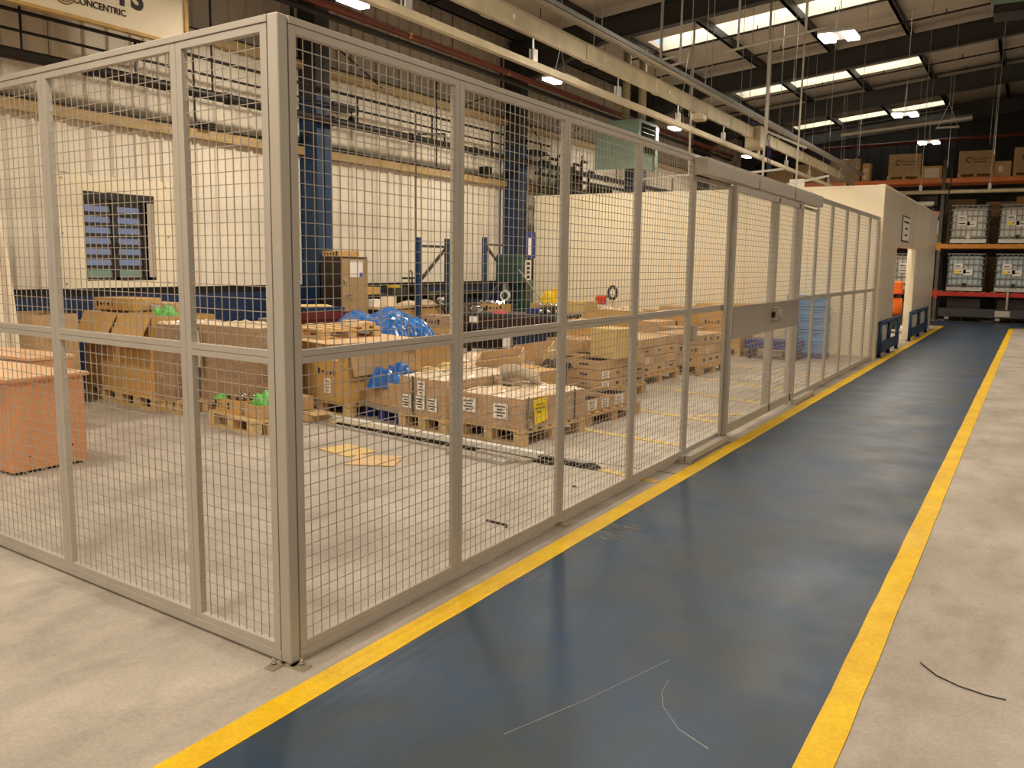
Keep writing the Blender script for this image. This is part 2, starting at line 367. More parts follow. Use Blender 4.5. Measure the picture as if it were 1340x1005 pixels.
for y in RY:
    b = MB()
    def beam(x0, x1, d0, d1, hw):
        za, zb = zr(x0)-.2, zr(x1)-.2
        b.add([(x0,y-hw,za-d0),(x1,y-hw,zb-d0),(x1,y+hw,zb-d0),(x0,y+hw,za-d0),(x0,y-hw,za-d1),(x1,y-hw,zb-d1),(x1,y+hw,zb-d1),(x0,y+hw,za-d1)],
              [(0,3,2,1),(4,5,6,7),(0,1,5,4),(1,2,6,5),(2,3,7,6),(3,0,4,7)])
    beam(XW, XE, .46, .445, .1); beam(XW, XE, .015, 0, .1); beam(XW, XE, .45, .01, .012)
    za = zr(XW)-.66
    b.add([(XW,y-.08,za-.5),(XW+2.2,y-.08,zr(XW+2.2)-.66),(XW+2.2,y+.08,zr(XW+2.2)-.66),(XW,y+.08,za-.5),(XW,y-.08,za),(XW,y+.08,za)],
          [(0,1,2,3),(0,4,1),(3,2,5),(4,5,2,1)])
    b.build('rafter', 'steel_dark', rf)
for y in (15.6, 17.3, 19.3, 22.3, 24.0, 25.4, 28.4, 30.9, 11.0, 9.5):
    MB().bar((-7.4, y, zr(-7.4)-.22), (12, y, zr(12)-.22), .035).build('roof_conduit', 'pipe_dark', rf)
    for x in (-5.5, -3.2, -1.6, .3, 2.0): MB().bar((x, y, zr(x)-.24), (x, y, zr(x)-.12), .02).build('conduit_clip', 'pipe_dark', rf)
for i, y in enumerate(RY):
    b = MB(); x0, x1 = XW-.02, -7.1
    def ib(z0, z1):
        return MB().box(x1-.02, x1, y-.15, y+.15, z0, z1).box(x0, x0+.02, y-.15, y+.15, z0, z1).box(x0, x1, y-.01, y+.01, z0, z1)
    yy = {8.0: 7.92, 14.2: 14.0}.get(y, y)
    c = thing('steel_column', ['blue steel column behind the viewpoint, nearest the front wall', 'blue steel column behind the viewpoint, second from the front wall',
        'blue steel column left of the white sheet', 'wide blue steel column just right of the fence corner post, beside tan cabinet', 'blue steel column beside the green machine, where the white enclosure starts',
        'steel column on the left wall behind the teal heater', 'steel column on the left wall near the pallet racks', 'steel column at the far end of the left wall'][i], 'column', (0, yy-y, 0), 0, 'steel columns along the left wall')
    ib(.02, 4.1).build('column_shaft', 'steel_blue', c); ib(4.1, 5.9).build('upper_shaft', 'steel_dark', c)
    MB().box(x0, x1+.06, y-.2, y+.2, 0, .02).build('base_plate', 'steel_blue', c)

# ================================================================== FENCE
A = .0826
def fence_panel(label, o, rz, u0, u1, z0=.05, z1=2.475, zm=1.24, name='mesh_fence_bay', bolts=True, foot=None, n0=0, n1=.03, group='mesh fence panels', door=False):
    t = thing(name, label, 'fence panel' if not door else 'gate', (o[0], o[1], 0), rz, group)
    s = .028; sw = .038; g = .0012
    u0 += g; u1 -= g
    MB().box(u0, u0+sw, n0, n1, z0, z1).build('stile', 'frame', t, bevel=.0015)
    MB().box(u1-sw, u1, n0, n1, z0, z1).build('stile', 'frame', t, bevel=.0015)
    MB().box(u0+sw, u1-sw, n0, n1, z1-s, z1).build('top_rail', 'frame', t)
    MB().box(u0+sw, u1-sw, n0, n1, z0, z0+s).build('bottom_rail', 'frame', t)
    MB().box(u0+sw, u1-sw, n0, n1, zm-.026, zm-.001).build('middle_rail', 'frame', t)
    MB().box(u0+sw, u1-sw, n0, n1, zm+.001, zm+.026).build('middle_rail', 'frame', t)
    r = .0015; ym = (n0+n1)/2
    for za, zb in ((z0+s, zm-.026), (zm+.026, z1-s)):
        b = MB(); n = round((u1-u0-2*sw)/.05); du = (u1-u0-2*sw)/n
        for i in range(1, n): b.box(u0+sw+i*du-r, u0+sw+i*du+r, ym-r, ym+r, za, zb)
        k = round((zb-za)/.05); dz = (zb-za)/k
        for i in range(1, k): b.box(u0+sw, u1-sw, ym-3*r, ym-r, za+i*dz-r, za+i*dz+r)
        stuff(b.build('wire_mesh', 'wire', t))
    if bolts:
        for zz in (.35, 1.75, 2.2):
            MB().cyl((u1-s, ym, zz), (u1-s-.006, ym, zz), .006, 6).build('bolt_head', 'chrome', t)
    return t
HP = math.pi/2
RB = [(.055, 1.18), (1.18, 2.31), (2.31, 3.42), (3.42, 4.56), (4.56, 5.68), (8.16, 9.26), (9.26, 10.2), (10.2, 11.25), (11.25, 12.2), (12.2, 13.3), (13.3, 14.2)]
RL = ['grey mesh fence panel on the walkway side, directly right of the corner post', 'second grey mesh fence panel right of the corner post, cardboard sheets behind it', 'third mesh fence panel right of the corner post, ending above the first yellow floor fork',
      'fourth mesh fence panel right of the corner post, carton stacks behind', 'shorter fifth mesh fence panel under the door track, just left of the sliding gate', 'mesh fence panel directly right of the sliding gate, blue crates behind',
      'second mesh fence panel right of the sliding gate, edge of blue crates behind', 'third mesh fence panel right of the sliding gate', 'fourth mesh fence panel right of the sliding gate', 'mesh fence panel next to last before the white enclosure',
      'last narrow mesh fence panel against the white enclosure']
for (a, b_), lb in zip(RB, RL):
    z1 = 2.335 if a in (4.56, 8.16) else 2.475
    fence_panel(lb, (0, 0), HP, a, b_, z1=z1)
LDIR = math.pi-A
LL = ['narrow mesh fence panel on the left side, touching the corner post', 'wide mesh fence panel left of the narrow one, window seen through it', 'leftmost mesh fence panel, wooden desk seen through it']
for (a, b_), lb in zip([(.06, .625), (.625, 1.70), (1.70, 2.80)], LL):
    t = fence_panel(lb, (0, 0), LDIR, a, b_, n0=-.03, n1=0)
# outer frame: rails above and below, corner post, jamb posts, foot plates
ff = thing('fence_frame', 'grey outer frame of the mesh fence: square corner post, long rails, foot plates', 'fence frame')
def rail(nm, rz, u0, u1, z0, z1, n0, n1):
    MB().box(u0, u1, n0, n1, z0, z1).build(nm, 'frame', ff, (0, 0, 0), rz, bevel=.002)
rail('top_rail', HP, .054, 14.25, 2.477, 2.503, -.004, .036)
rail('base_rail', HP, .054, 5.68, .018, .049, -.002, .034)
rail('base_rail', HP, 8.16, 14.25, .018, .049, -.002, .034)
rail('top_rail', LDIR, .056, 2.85, 2.477, 2.503, -.036, .004)
rail('base_rail', LDIR, .056, 2.85, .012, .049, -.034, .002)
cp_ = MB().box(-.053, 0, 0, .052, .01, 2.505).build('corner_post', 'frame', ff, bevel=.006)
MB().box(-.075, -.03, -.07, .01, .0, .01).box(0.0, .07, -.012, .045, .0, .01).box(-.05, .02, -.01, .05, 0, .01).build('foot_plate', 'zinc', cp_)
for x, y in ((-.052, -.042), (.042, .015)):
    MB().cyl((x, y, .01), (x, y, .018), .017, 12).cyl((x, y, .018), (x, y, .028), .011, 6).cyl((x, y, .028), (x, y, .045), .006, 8).build('anchor_bolt', 'chrome', cp_)
for y in (2.31, 4.56, 9.26):
    f = MB().box(-.03, .06, y-.03, y+.03, 0, .01).build('foot_plate', 'zinc', ff)
    MB().cyl((.035, y, .01), (.035, y, .02), .013, 6).cyl((.035, y, .02), (.035, y, .045), .006, 8).build('anchor_bolt', 'chrome', f)
for y in (5.715, 8.13): MB().box(-.05, -.001, y-.028, y+.028, 0, 2.475).build('jamb_post', 'frame', ff, bevel=.003)
MB().box(-.045, 0, 14.2, 14.24, 0, 2.475).build('end_post', 'frame', ff, bevel=.003)
# door track
tr = thing('door_track', 'grey boxed overhead track the sliding gate hangs from', 'track')
for a, b_ in ((4.5, 6.03), (6.05, 7.45), (7.47, 8.92)):
    MB().box(.012, .115, a, b_, 2.345, 2.455).build('track_section', 'frame', tr, bevel=.004)
    MB().box(.012, .12, a-.004, a+.004, 2.34, 2.47).build('joint_bracket', 'plate', tr)
MB().box(.002, .11, 4.5, 8.92, 2.455, 2.475).build('track_flange', 'frame', tr)
for y in (4.75, 5.6, 6.4, 7.1, 7.9, 8.6): MB().cyl((.06, y, 2.475), (.06, y, 2.49), .014, 6).build('bolt_head', 'chrome', tr)
# sliding gate
gt = thing('sliding_gate', 'grey mesh sliding gate with a solid lock plate and D handles', 'gate')
G0, G1, GM = 5.43, 8.06, 6.93; gz0, gz1 = .075, 2.325; gx0, gx1 = .045, .085
MB().box(gx0, gx1, G0, G0+.06, gz0, gz1).build('stile', 'frame', gt, bevel=.003)
MB().box(gx0-.02, gx0, G0-.05, G0+.01, gz0, gz1).build('edge_channel', 'frame', gt)
MB().box(gx0, gx1, GM, GM+.05, gz0, gz1).build('stile', 'frame', gt, bevel=.003)
MB().box(gx0-.045, gx0, GM+.0, GM+.05, gz0, gz1).build('stile', 'frame', gt, bevel=.003)
MB().box(gx0, gx1, G1-.06, G1, gz0, gz1).build('stile', 'frame', gt, bevel=.003)
MB().box(gx0, gx1, 7.84, 7.9, gz0, gz1).build('stile', 'frame', gt, bevel=.003)
MB().box(gx0, gx1, G0+.06, G1-.06, gz1-.05, gz1).build('top_rail', 'frame', gt)
MB().box(gx0, gx1, G0+.06, G1-.06, gz0, gz0+.085).build('bottom_rail', 'frame', gt)
MB().box(gx1+.001, gx1+.006, G0+.05, G1-.005, .95, 1.25).build('lock_plate', 'plate', gt)
r = .0017
b = MB()
n = int((G1-G0-.12)/.05)
for i in range(1, n): b.box(.062, .0655, G0+.06+i*.05-r, G0+.06+i*.05+r, gz0+.085, gz1-.05)
for i in range(1, 43): b.box(.0655, .068, G0+.06, G1-.06, gz0+.085+i*.05-r, gz0+.085+i*.05+r)
stuff(b.build('wire_mesh', 'wire', gt))
for i, yy in enumerate((6.72, 6.93)):
    y0 = yy-.05 if i == 0 else yy-.02
    pts = []
    sgn = -1 if i == 0 else 1
    ya, yb = (6.85, 6.70) if i == 0 else (6.93, 7.02)
    pts = [(gx1+.006, ya, 1.05), (gx1+.07, ya, 1.05), (gx1+.075, ya, 1.06), (gx1+.075, ya, 1.18), (gx1+.07, ya, 1.19), (gx1+.006, ya, 1.19)]
    MB().tube(pts, .008, 8).build('pull_handle', 'chrome', gt, smooth=True)
MB().cyl((gx1+.006, 6.86, 1.13), (gx1+.035, 6.86, 1.13), .024, 12).box(gx1+.006, gx1+.03, 6.83, 6.89, 1.09, 1.135).build('lock_body', 'black', gt)
for y0, y1 in ((4.42, 5.47), (8.12, 9.05)):
    f = thing('floor_guide', ['grey floor guide channel left of the sliding gate', 'grey floor guide channel right of the sliding gate'][y0 > 6], 'track', (0, 0, 0), 0, 'gate floor guides')
    MB().box(.06, .11, y0, y1, .012, .06).build('channel', 'frame', f, bevel=.003); MB().box(.0, .05, y0+.0, y1, .012, .05).build('back_channel', 'frame', f)
    MB().box(-.02, .13, y0-.06, y0+.02, .0, .012).box(.0, .13, y1-.06, y1+.0, 0, .012).build('plate', 'zinc', f)
MB().box(-.04, .0, 6.94, 7.0, 0, .3)
tag(MB().box(-.02, .02, 4.62, 4.70, 1.0, 1.12).build('latch_box', 'frame', None, bevel=.004), 'small grey latch box on the fifth fence panel stile', 'latch')

# ================================================================== PALLETS AND CARTONS
def bm(x, y, z): return MB().box(-x/2, x/2, -y/2, y/2, 0, z)
_pc = {}
def pallet(label, x, y, w, d, rz=0, z=0, h=.144, m='wood', boards=5, group='wooden pallets', parts=True):
    t = thing('pallet', label, 'pallet', (x, y, z), rz, group)
    k = (w, d, h, m)
    if k not in _pc:
        _pc[k] = (meshof(bm(w, .095, .02), 'deck_board', m), meshof(bm(.1, d, .018), 'cross_board', m), meshof(bm(.1, .1, h-.062), 'block', m), meshof(bm(w, .095, .018), 'base_board', m))
    db, cb, bl, bb = _pc[k]
    n = boards if d < 1 else boards+2
    for i in range(n):
        yy = -d/2+.05+(d-.1)*i/(n-1); inst('deck_board', db, t, (0, yy, h-.02), (0, 0, random.uniform(-.008, .008)))
    for i in range(3): inst('cross_board', cb, t, (-w/2+.05+(w-.1)*i/2, 0, h-.038))
    for i in range(3):
        for j in range(3): inst('block', bl, t, (-w/2+.05+(w-.1)*i/2, -d/2+.05+(d-.1)*j/2, .018))
    for j in range(3): inst('base_board', bb, t, (0, -d/2+.05+(d-.1)*j/2, 0))
    return t
def marks(t, face, w, d, h, zc, u0=0):
    """five little handling symbols printed on a side: up arrow, glass, umbrella, hand, up arrow"""
    b = MB(); y = -d/2-.002; s = .028
    def arrow(u): b.add([(u-s*.5, y, zc-s), (u+s*.5, y, zc-s), (u+s*.5, y, zc+s*.6), (u-s*.5, y, zc+s*.6)], [(0, 1, 2, 3)]); b.add([(u-s, y, zc+s*.6), (u+s, y, zc+s*.6), (u, y, zc+s*1.7)], [(0, 1, 2)])
    arrow(u0-.12); arrow(u0+.12)
    for u in (-.06, 0, .06):
        b.add([(u0+u-s*.7, y, zc), (u0+u, y, zc-s*.9), (u0+u+s*.7, y, zc), (u0+u, y, zc+s*.9)], [(0, 1, 2, 3)])
    b.build('handling_marks', 'ink', t)
def carton(label, x, y, z, w, d, h, rz=0, m='card', group=None, tape=True, labels=(), mark=None, flaps=None, open_=False, name='cardboard_box', cat='box', holes=0, bulge=0, text_=None):
    """w along local x, d along local y; front is -y, right side is +x"""
    t = thing(name, label, cat, (x, y, z), rz, group)
    if open_:
        c = .011; b = MB().box(-w/2, w/2, -d/2, -d/2+c, 0, h).box(-w/2, w/2, d/2-c, d/2, 0, h).box(-w/2, -w/2+c, -d/2+c, d/2-c, 0, h).box(w/2-c, w/2, -d/2+c, d/2-c, 0, h)
        b.build('box_wall', m, t); MB().box(-w/2+c, w/2-c, -d/2+c, d/2-c, 0, .01).build('box_bottom', 'card_in', t)
    else:
        MB().box(-w/2, w/2, -d/2, d/2, 0, h).build('carton_body', m, t, bevel=.004)
        if tape:
            MB().box(-w/2+.001, w/2-.001, -.024, .024, h, h+.0012).build('tape', 'card_lt', t)
            MB().box(w/2, w/2+.001, -.024, .024, h-.07, h).build('tape', 'card_lt', t)
    for (side, u, zz, lw, lh) in labels:
        b = MB()
        if side == 'f': b.box(u-lw/2, u+lw/2, -d/2-.0025, -d/2-.0005, zz, zz+lh)
        else: b.box(w/2+.0005, w/2+.0025, u-lw/2, u+lw/2, zz, zz+lh)
        l = b.build('paper_label', 'paper', t); bb = MB()
        for k in range(4):
            q = zz+lh*(.15+.2*k); e = lw*(.38 if k % 2 else .25)
            if side == 'f': bb.box(u-e, u+e*.8, -d/2-.0032, -d/2-.0026, q, q+lh*.06)
            else: bb.box(w/2+.0026, w/2+.0032, u-e, u+e*.8, q, q+lh*.06)
        bb.build('print_lines', 'ink', l)
    if mark: marks(t, 'f', w, d, h, mark[0], mark[1])
    for fs in (flaps or []):
        side, ln, ang = fs
        c, s_ = math.cos(ang)*ln, math.sin(ang)*ln  # outward, vertical
        tk = .006; i = .03
        if side == 'f': q = [(-w/2+.01, -d/2, h), (w/2-.01, -d/2, h), (w/2-i, -d/2-c, h+s_), (-w/2+i, -d/2-c, h+s_)]
        if side == 'b': q = [(w/2-.01, d/2, h), (-w/2+.01, d/2, h), (-w/2+i, d/2+c, h+s_), (w/2-i, d/2+c, h+s_)]
        if side == 'r': q = [(w/2, -d/2+.01, h), (w/2, d/2-.01, h), (w/2+c, d/2-i, h+s_), (w/2+c, -d/2+i, h+s_)]
        if side == 'l': q = [(-w/2, d/2-.01, h), (-w/2, -d/2+.01, h), (-w/2-c, -d/2+i, h+s_), (-w/2-c, d/2-i, h+s_)]
        n = (Vector(q[1])-Vector(q[0])).cross(Vector(q[2])-Vector(q[1])).normalized()*tk
        q2 = [tuple(Vector(p)+n) for p in q]
        MB().add(q+q2, [(0, 3, 2, 1), (4, 5, 6, 7), (0, 1, 5, 4), (1, 2, 6, 5), (2, 3, 7, 6), (3, 0, 4, 7)]).build('flap', m, t)
    if holes:
        b = MB(); n = holes
        for i in range(n):
            u = -w/2+w*(i+.5)/n; b.box(u-.05, u+.05, -d/2-.002, -d/2, h*.4, h*.66)
        nd = max(1, round(d/.3))
        for i in range(nd):
            u = -d/2+d*(i+.5)/nd; b.box(w/2, w/2+.002, u-.045, u+.045, h*.4, h*.66)
        b.build('hand_hole', 'ink', t)
    return t
def crumple(label, x, y, z, w, d, h, m, name, cat, seed=0, rz=0, n=26, lobes=3.2, sharp=1.0, group=None, skirt=0):
    rnd = random.Random(seed); ph = [(rnd.uniform(2, 7), rnd.uniform(2, 7), rnd.uniform(0, 6), rnd.uniform(.4, 1)) for _ in range(7)]
    def fn(a, b_):
        u, v = a*2-1, b_*2-1
        e = max(0, 1-(abs(u)**lobes+abs(v)**lobes))**.6
        q = sum(k*math.sin(p*u+o)*math.cos(r_*v-o) for p, r_, o, k in ph)/3.5
        rd = 1+.07*math.sin(5*math.atan2(v, u)+seed)
        return (u*w/2*rd+rnd.uniform(-1, 1)*.006*sharp, v*d/2*rd+rnd.uniform(-1, 1)*.006*sharp, e*h*(.72+.28*q)+rnd.uniform(0, .012)*sharp*(e > 0)-skirt*(e <= 0))
    o = MB().grid(fn, n, n).build(name, m, None, (x, y, z), rz, smooth=False)
    sd = o.modifiers.new('solid', 'SOLIDIFY'); sd.thickness = .004
    return tag(o, label, cat, group)
def wrapped(label, x, y, z, w, d, h, rz=0, core='wrap_core', labels=(), straps=(), seed=1, top='wrap_top', group='film wrapped loads', yellow=False):
    t = thing('wrapped_load', label, 'wrapped load', (x, y, z), rz, group); rnd = random.Random(seed)
    # lumpy cartons under film
    nx, ny, nz = 14, 14, 6
    vs = []; b = MB()
    def side(fn, nu, nv): b.grid(fn, nu, nv)
    def j(s=.008): return rnd.uniform(-s, s)
    side(lambda u, v: (-w/2+w*u, -d/2+j()*(.15 < u < .85), h*v*.99), nx, nz)
    side(lambda u, v: (w/2+j()*(.1 < u < .9), -d/2+d*u, h*v*.99), ny, nz)
    side(lambda u, v: (w/2-w*u, d/2+j(), h*v*.99), nx, nz)
    side(lambda u, v: (-w/2+j(), d/2-d*u, h*v*.99), ny, nz)
    b.build('carton_body', core, t)
    tb = MB(); tb.grid(lambda u, v: (-w/2+w*u, -d/2+d*v, h-.012+rnd.uniform(0, .03)*(0.02 < u < .98 and .02 < v < .98)), 22, 22); tb.build('crumpled_top', top, t)
    fb = MB(); e = .009
    for fn in (lambda u, v: (-w/2-e+(w+2*e)*u, -d/2-e+j(.004), h*v), lambda u, v: (w/2+e+j(.004), -d/2-e+(d+2*e)*u, h*v)): fb.grid(fn, 10, 6)
    fb.build('stretch_film', 'film', t)
    for (sd, u, zz, lw, lh) in labels:
        bb = MB()
        if sd == 'f': bb.box(u-lw/2, u+lw/2, -d/2-e-.008, -d/2-e-.004, zz, zz+lh)
        else: bb.box(w/2+e+.004, w/2+e+.008, u-lw/2, u+lw/2, zz, zz+lh)
        l = bb.build('paper_label', 'paper', t); pr = MB()
        for k in range(4):
            q = zz+lh*(.15+.2*k); ee = lw*(.36 if k % 2 else .22)
            if sd == 'f': pr.box(u-ee, u+ee*.9, -d/2-e-.0092, -d/2-e-.0082, q, q+lh*.09)
            else: pr.box(w/2+e+.0082, w/2+e+.0092, u-ee, u+ee*.9, q, q+lh*.09)
        pr.build('print_lines', 'ink', l)
    for (sd, u) in straps:
        if sd == 'f': MB().box(u-.008, u+.008, -d/2-e-.007, -d/2-e-.003, 0, h+.01).box(u-.008, u+.008, -d/2, d/2, h+.02, h+.024).build('strap', 'mach_green', t)
        else: MB().box(w/2+e+.003, w/2+e+.007, u-.008, u+.008, 0, h+.01).build('strap', 'mach_green', t)
    return t

D8 = R(-8)
# --- left group: tall open cartons on pallets
for i, (x, y, w_, lb) in enumerate([(-6.98, 3.06, .82, 'open brown carton near the wall, half hidden behind the wooden desk'), (-6.62, 4.12, .78, 'tall open carton with hanging front flap, left one of the pair above the dark pallets'), (-5.82, 3.98, .70, 'tall open carton with hanging flap and printed marks, right beside the film wrapped stack')]):
    pallet(['pallet under the open carton behind the desk', 'pallet under the left tall open carton', 'pallet under the right tall open carton'][i], x, y, .8, .8, D8, group='pallets of the left carton row', m='wood')
    carton(lb, x, y, .146, w_, .74, .86, D8, 'card_or' if i else 'card', group='tall open cartons', open_=True, flaps=[('f', .36, R(-62)), ('l', .25, R(-75))], labels=[('f', -.05, .36, .12, .13)] if i == 1 else (), mark=(.52, .05) if i == 2 else None)
carton('closed carton with dark print lying across the open cartons by the wall', -6.80, 4.2, 1.012, .66, .4, .14, R(4), 'card_or', mark=(.07, -.15), group='cartons on the open cartons')
carton('flat carton with white label under the printed carton by the wall', -6.42, 4.42, 1.0, .5, .3, .1, R(-6), 'card', labels=[('f', 0, .02, .3, .055)], group='cartons on the open cartons')
crumple('bright green plastic bundle on the open carton by the blue wall', -6.14, 4.2, .9, .32, .28, .22, 'green', 'green_bundle', 'bundle', 3, n=12)
wrapped('tall film wrapped brown stack between the open cartons and the big wrapped load', -5.30, 3.88, .146, .32, .62, .8, D8, 'wrap_dark', seed=4)
pallet('pallet under the tall film wrapped brown stack', -5.26, 3.88, .4, .62, D8, group='pallets of the left carton row')
wrapped('big film wrapped load with white wrapped rim left of the corner post', -4.62, 4.08, .146, .9, .6, .8, R(-4), 'wrap_dark', seed=5)
pallet('pallet under the big film wrapped load left of the corner post', -4.62, 4.08, .92, .6, R(-4), group='pallets of the left carton row')
# white film hanging down at its corner
crumple('torn white stretch film hanging on the wrapped load corner', -5.05, 3.74, .5, .09, .06, .42, 'wrap_top', 'torn_film', 'plastic film', 8, n=10)
pallet('small light pallet with metal parts, left of the corner post', -3.99, 3.46, .8, .42, R(-12), group='wooden pallets', h=.15)
carton('low open carton of metal rings on the small light pallet', -4.13, 3.49, .152, .46, .3, .13, R(-12), 'card_or', open_=True, mark=(.06, -.1))
carton('second low open carton on the small light pallet, green parts on it', -3.73, 3.42, .152, .24, .3, .12, R(-12), 'card', open_=True)
for i, (x, y, r1) in enumerate([(-4.27, 3.46, .035), (-4.19, 3.54, .04), (-4.11, 3.44, .042), (-4.02, 3.51, .05), (-3.97, 3.41, .045)]):
    t = thing('metal_ring', 'round metal part heaped in the low open carton', 'metal part', (x, y, .27), 0, 'metal rings in the low carton')
    b = MB(); n = 14
    pts = [(r1*math.cos(2*math.pi*k/n), .02*math.sin(i), .01+r1*math.sin(2*math.pi*k/n)) for k in range(n+1)]
    b.tube(pts, .009, 6).build('rim', 'chrome', t, smooth=True); MB().cyl((0, -.02, .01), (0, .02, .01), r1*.45, 10).build('hub', 'clutter', t)
crumple('green plastic wrap on the small pallet cartons, near the corner post', -3.74, 3.42, .25, .22, .2, .15, 'green', 'green_wrap', 'plastic film', 6, n=12)
crumple('small green scrap at the left of the metal rings', -4.31, 3.4, .27, .1, .08, .05, 'green', 'green_scrap', 'plastic film', 7, n=6)

# --- wooden desks
dk = thing('wooden_desk', 'orange wood-effect desk unit with pale top at far left', 'desk')
MB().box(-3.975, -3.955, 1.14, 1.74, .02, .70).build('end_panel', 'desk', dk)
MB().box(-5.9, -3.975, 1.15, 1.168, .02, .70).build('side_panel', 'desk', dk)
MB().box(-5.9, -3.975, 1.72, 1.738, .02, .70).build('side_panel', 'desk', dk)
MB().box(-6.1, -3.93, 1.12, 1.77, .70, .728).build('desk_top', 'desk_top', dk, bevel=.003)
MB().box(-6.1, -3.925, 1.115, 1.775, .698, .715).build('edge_band', 'desk', dk)
MB().box(-5.9, -3.97, 1.19, 1.70, 0, .02).build('plinth', 'black', dk)
for y, z in ((1.28, .13), (1.62, .16)): MB().cyl((-3.955, y, z), (-3.9535, y, z), .008, 8).build('screw_hole', 'black', dk)
d2 = thing('wooden_return', 'second pale-topped desk piece behind the orange desk unit', 'desk')
MB().box(-6.2, -5.12, 1.98, 2.43, .70, .73).build('desk_top', 'desk_top', d2, bevel=.003); MB().box(-5.16, -5.14, 2.0, 2.41, 0, .70).build('end_panel', 'desk', d2); MB().box(-6.18, -6.16, 2.0, 2.41, 0, .70).build('end_panel', 'desk', d2); MB().box(-6.16, -5.16, 2.39, 2.41, .3, .70).build('back_panel', 'desk', d2)
tag(MB().box(-5.95, -5.65, 1.5, 1.72, .731, .75).build('black_folder', 'black', None, bevel=.003), 'flat black folder on the desk top at far left edge', 'folder')
# --- white sheet
def drape(u, v):
    z = 3.1-3.08*v; edge = 2.44+.24*v+.05*math.sin(v*4)
    return (-6.36-.12*(1-v)+.045*math.sin(u*24+v*2)*(.5+v), edge-(1-u)*(.7+.15*v)+.014*math.sin(u*40), z)
sh = MB().grid(drape, 60, 30).build('hanging_sheet', 'cloth', None, smooth=True); sd = sh.modifiers.new('s', 'SOLIDIFY'); sd.thickness = .004
tag(sh, 'long white sheet hanging in folds at far left behind the desk', 'curtain')

# --- centre left: crate with lids, pallets on top
pallet('pallet under the tall marked crate next to the corner post', -3.97, 4.95, .94, 1.0, R(-6), group='wooden pallets')
t = carton('tall orange carton with arrow marks and two white labels, right of corner post', -3.97, 4.95, .146, .9, 1.02, .62, R(-6), 'card_or', labels=[('f', .03, .44, .09, .15), ('f', .27, .44, .09, .16), ('f', .15, .09, .1, .16)], mark=(.31, .14), group='big cartons on pallets')
# folded-out lid flap on its right side
MB().add([(.455, -.5, .62), (.455, .56, .62), (.50, .54, .29), (.50, -.46, .29), (.463, -.5, .63), (.463, .56, .63), (.508, .54, .29), (.508, -.46, .29)], [(0,3,2,1),(4,5,6,7),(0,1,5,4),(1,2,6,5),(2,3,7,6),(3,0,4,7)]).build('flap', 'card', t)
sheet = lambda lb, x, y, z, w_, d_, rz, m='card_lt', g=None, n='cardboard_sheet': tag(MB().box(-w_/2, w_/2, -d_/2, d_/2, 0, .008).build(n, m, None, (x, y, z), rz), lb, 'cardboard sheet', g)
sheet('pale cardboard sheet sticking out over the tall marked carton', -3.98, 4.95, .769, 1.05, 1.2, R(-18))
pallet('pale pallet lying on top of the tall marked carton', -4.40, 5.05, .85, .8, R(-12), z=.779,h=.11, group='wooden pallets')
carton('thin flat carton with white end label on the upper pallet', -4.2, 5.3, .892, .5, .2, .045, R(-25), 'card_lt', labels=[('f', .12, .008, .2, .03)], group='flat cartons on the upper pallet')
carton('thin pale carton behind the other flat carton on the upper pallet', -4.1, 5.06, .892, .3, .12, .04, R(-20), 'wrap_top', group='flat cartons on the upper pallet', tape=False)
# small boxes peeking left
carton('small carton on a low stack beside the tall marked carton, close to the corner post', -4.0, 4.17, .09, .2, .16, .14, R(-10), 'card', mark=(.07, 0))
sheet('yellowish board under the small carton by the corner post', -3.85, 4.15, .075, .5, .24, R(-14), 'wood')
carton('low carton under the yellowish board by the corner post', -3.9, 4.15, 0, .44, .2, .074, R(-14), 'card_lt')
# maroon bin
mb_ = thing('maroon_bin', 'maroon steel bin behind the tall marked carton', 'bin', (-6.15, 6.55, 0), R(-20))
MB().box(-.5, .5, -.35, .35, .05, .92).build('bin_body', 'maroon', mb_, bevel=.01); MB().box(-.52, .52, -.37, -.33, .84, .94).box(.48, .52, -.35, .37, .84, .94).build('rim', 'maroon', mb_)
MB().box(-.45, -.35, -.3, .3, 0, .05).box(.35, .45, -.3, .3, 0, .05).build('foot', 'black', mb_)
carton('flat blue tray on the maroon bin', -6.1, 6.6, .94, .72, .55, .05, R(-20), 'steel_blue', tape=False, name='blue_tray', cat='tray')
sheet('pale cardboard sheet lying on the blue tray', -6.15, 6.62, .993, .62, .48, R(-38), 'card_yel')
carton('white box at the left end of the maroon bin', -6.15, 6.02, .86, .2, .2, .16, R(-20), 'paper', tape=False, cat='box')
tag(MB().box(-6.3, -6.0, 5.75, 6.05, 0, .86).build('grey_pedestal', 'steel_lt', None, bevel=.01), 'grey pedestal under the white box beside the maroon bin', 'pedestal')

# --- carton of blue plastic
pallet('pallet under the carton heaped with blue plastic', -4.62, 6.7, 1.1, .85, R(-18), group='wooden pallets')
carton('wide carton heaped with blue plastic sheeting', -4.62, 6.7, .146, 1.15, .8, .54, R(-18), 'card_or', open_=True, group='big cartons on pallets')
crumple('large heap of shiny blue plastic sheeting on a wide carton', -4.95, 6.60, .69, 1.62, .85, .36, 'blue_bag', 'blue_plastic_heap', 'plastic sheeting', 11, R(-18), n=34, skirt=.0)
pallet('pallet under the two stacked plain cartons right of the blue heap', -4.78, 7.75, .5, .45, R(-6), group='wooden pallets')
carton('lower plain carton right of the blue plastic heap', -4.78, 7.75, .146, .38, .38, .56, R(-6), 'card_or', group='cartons right of the blue heap')
carton('upper carton with small black mark right of the blue plastic heap', -4.78, 7.75, .708, .38, .38, .17, R(-6), 'card_dk', mark=(.08, 0), group='cartons right of the blue heap')

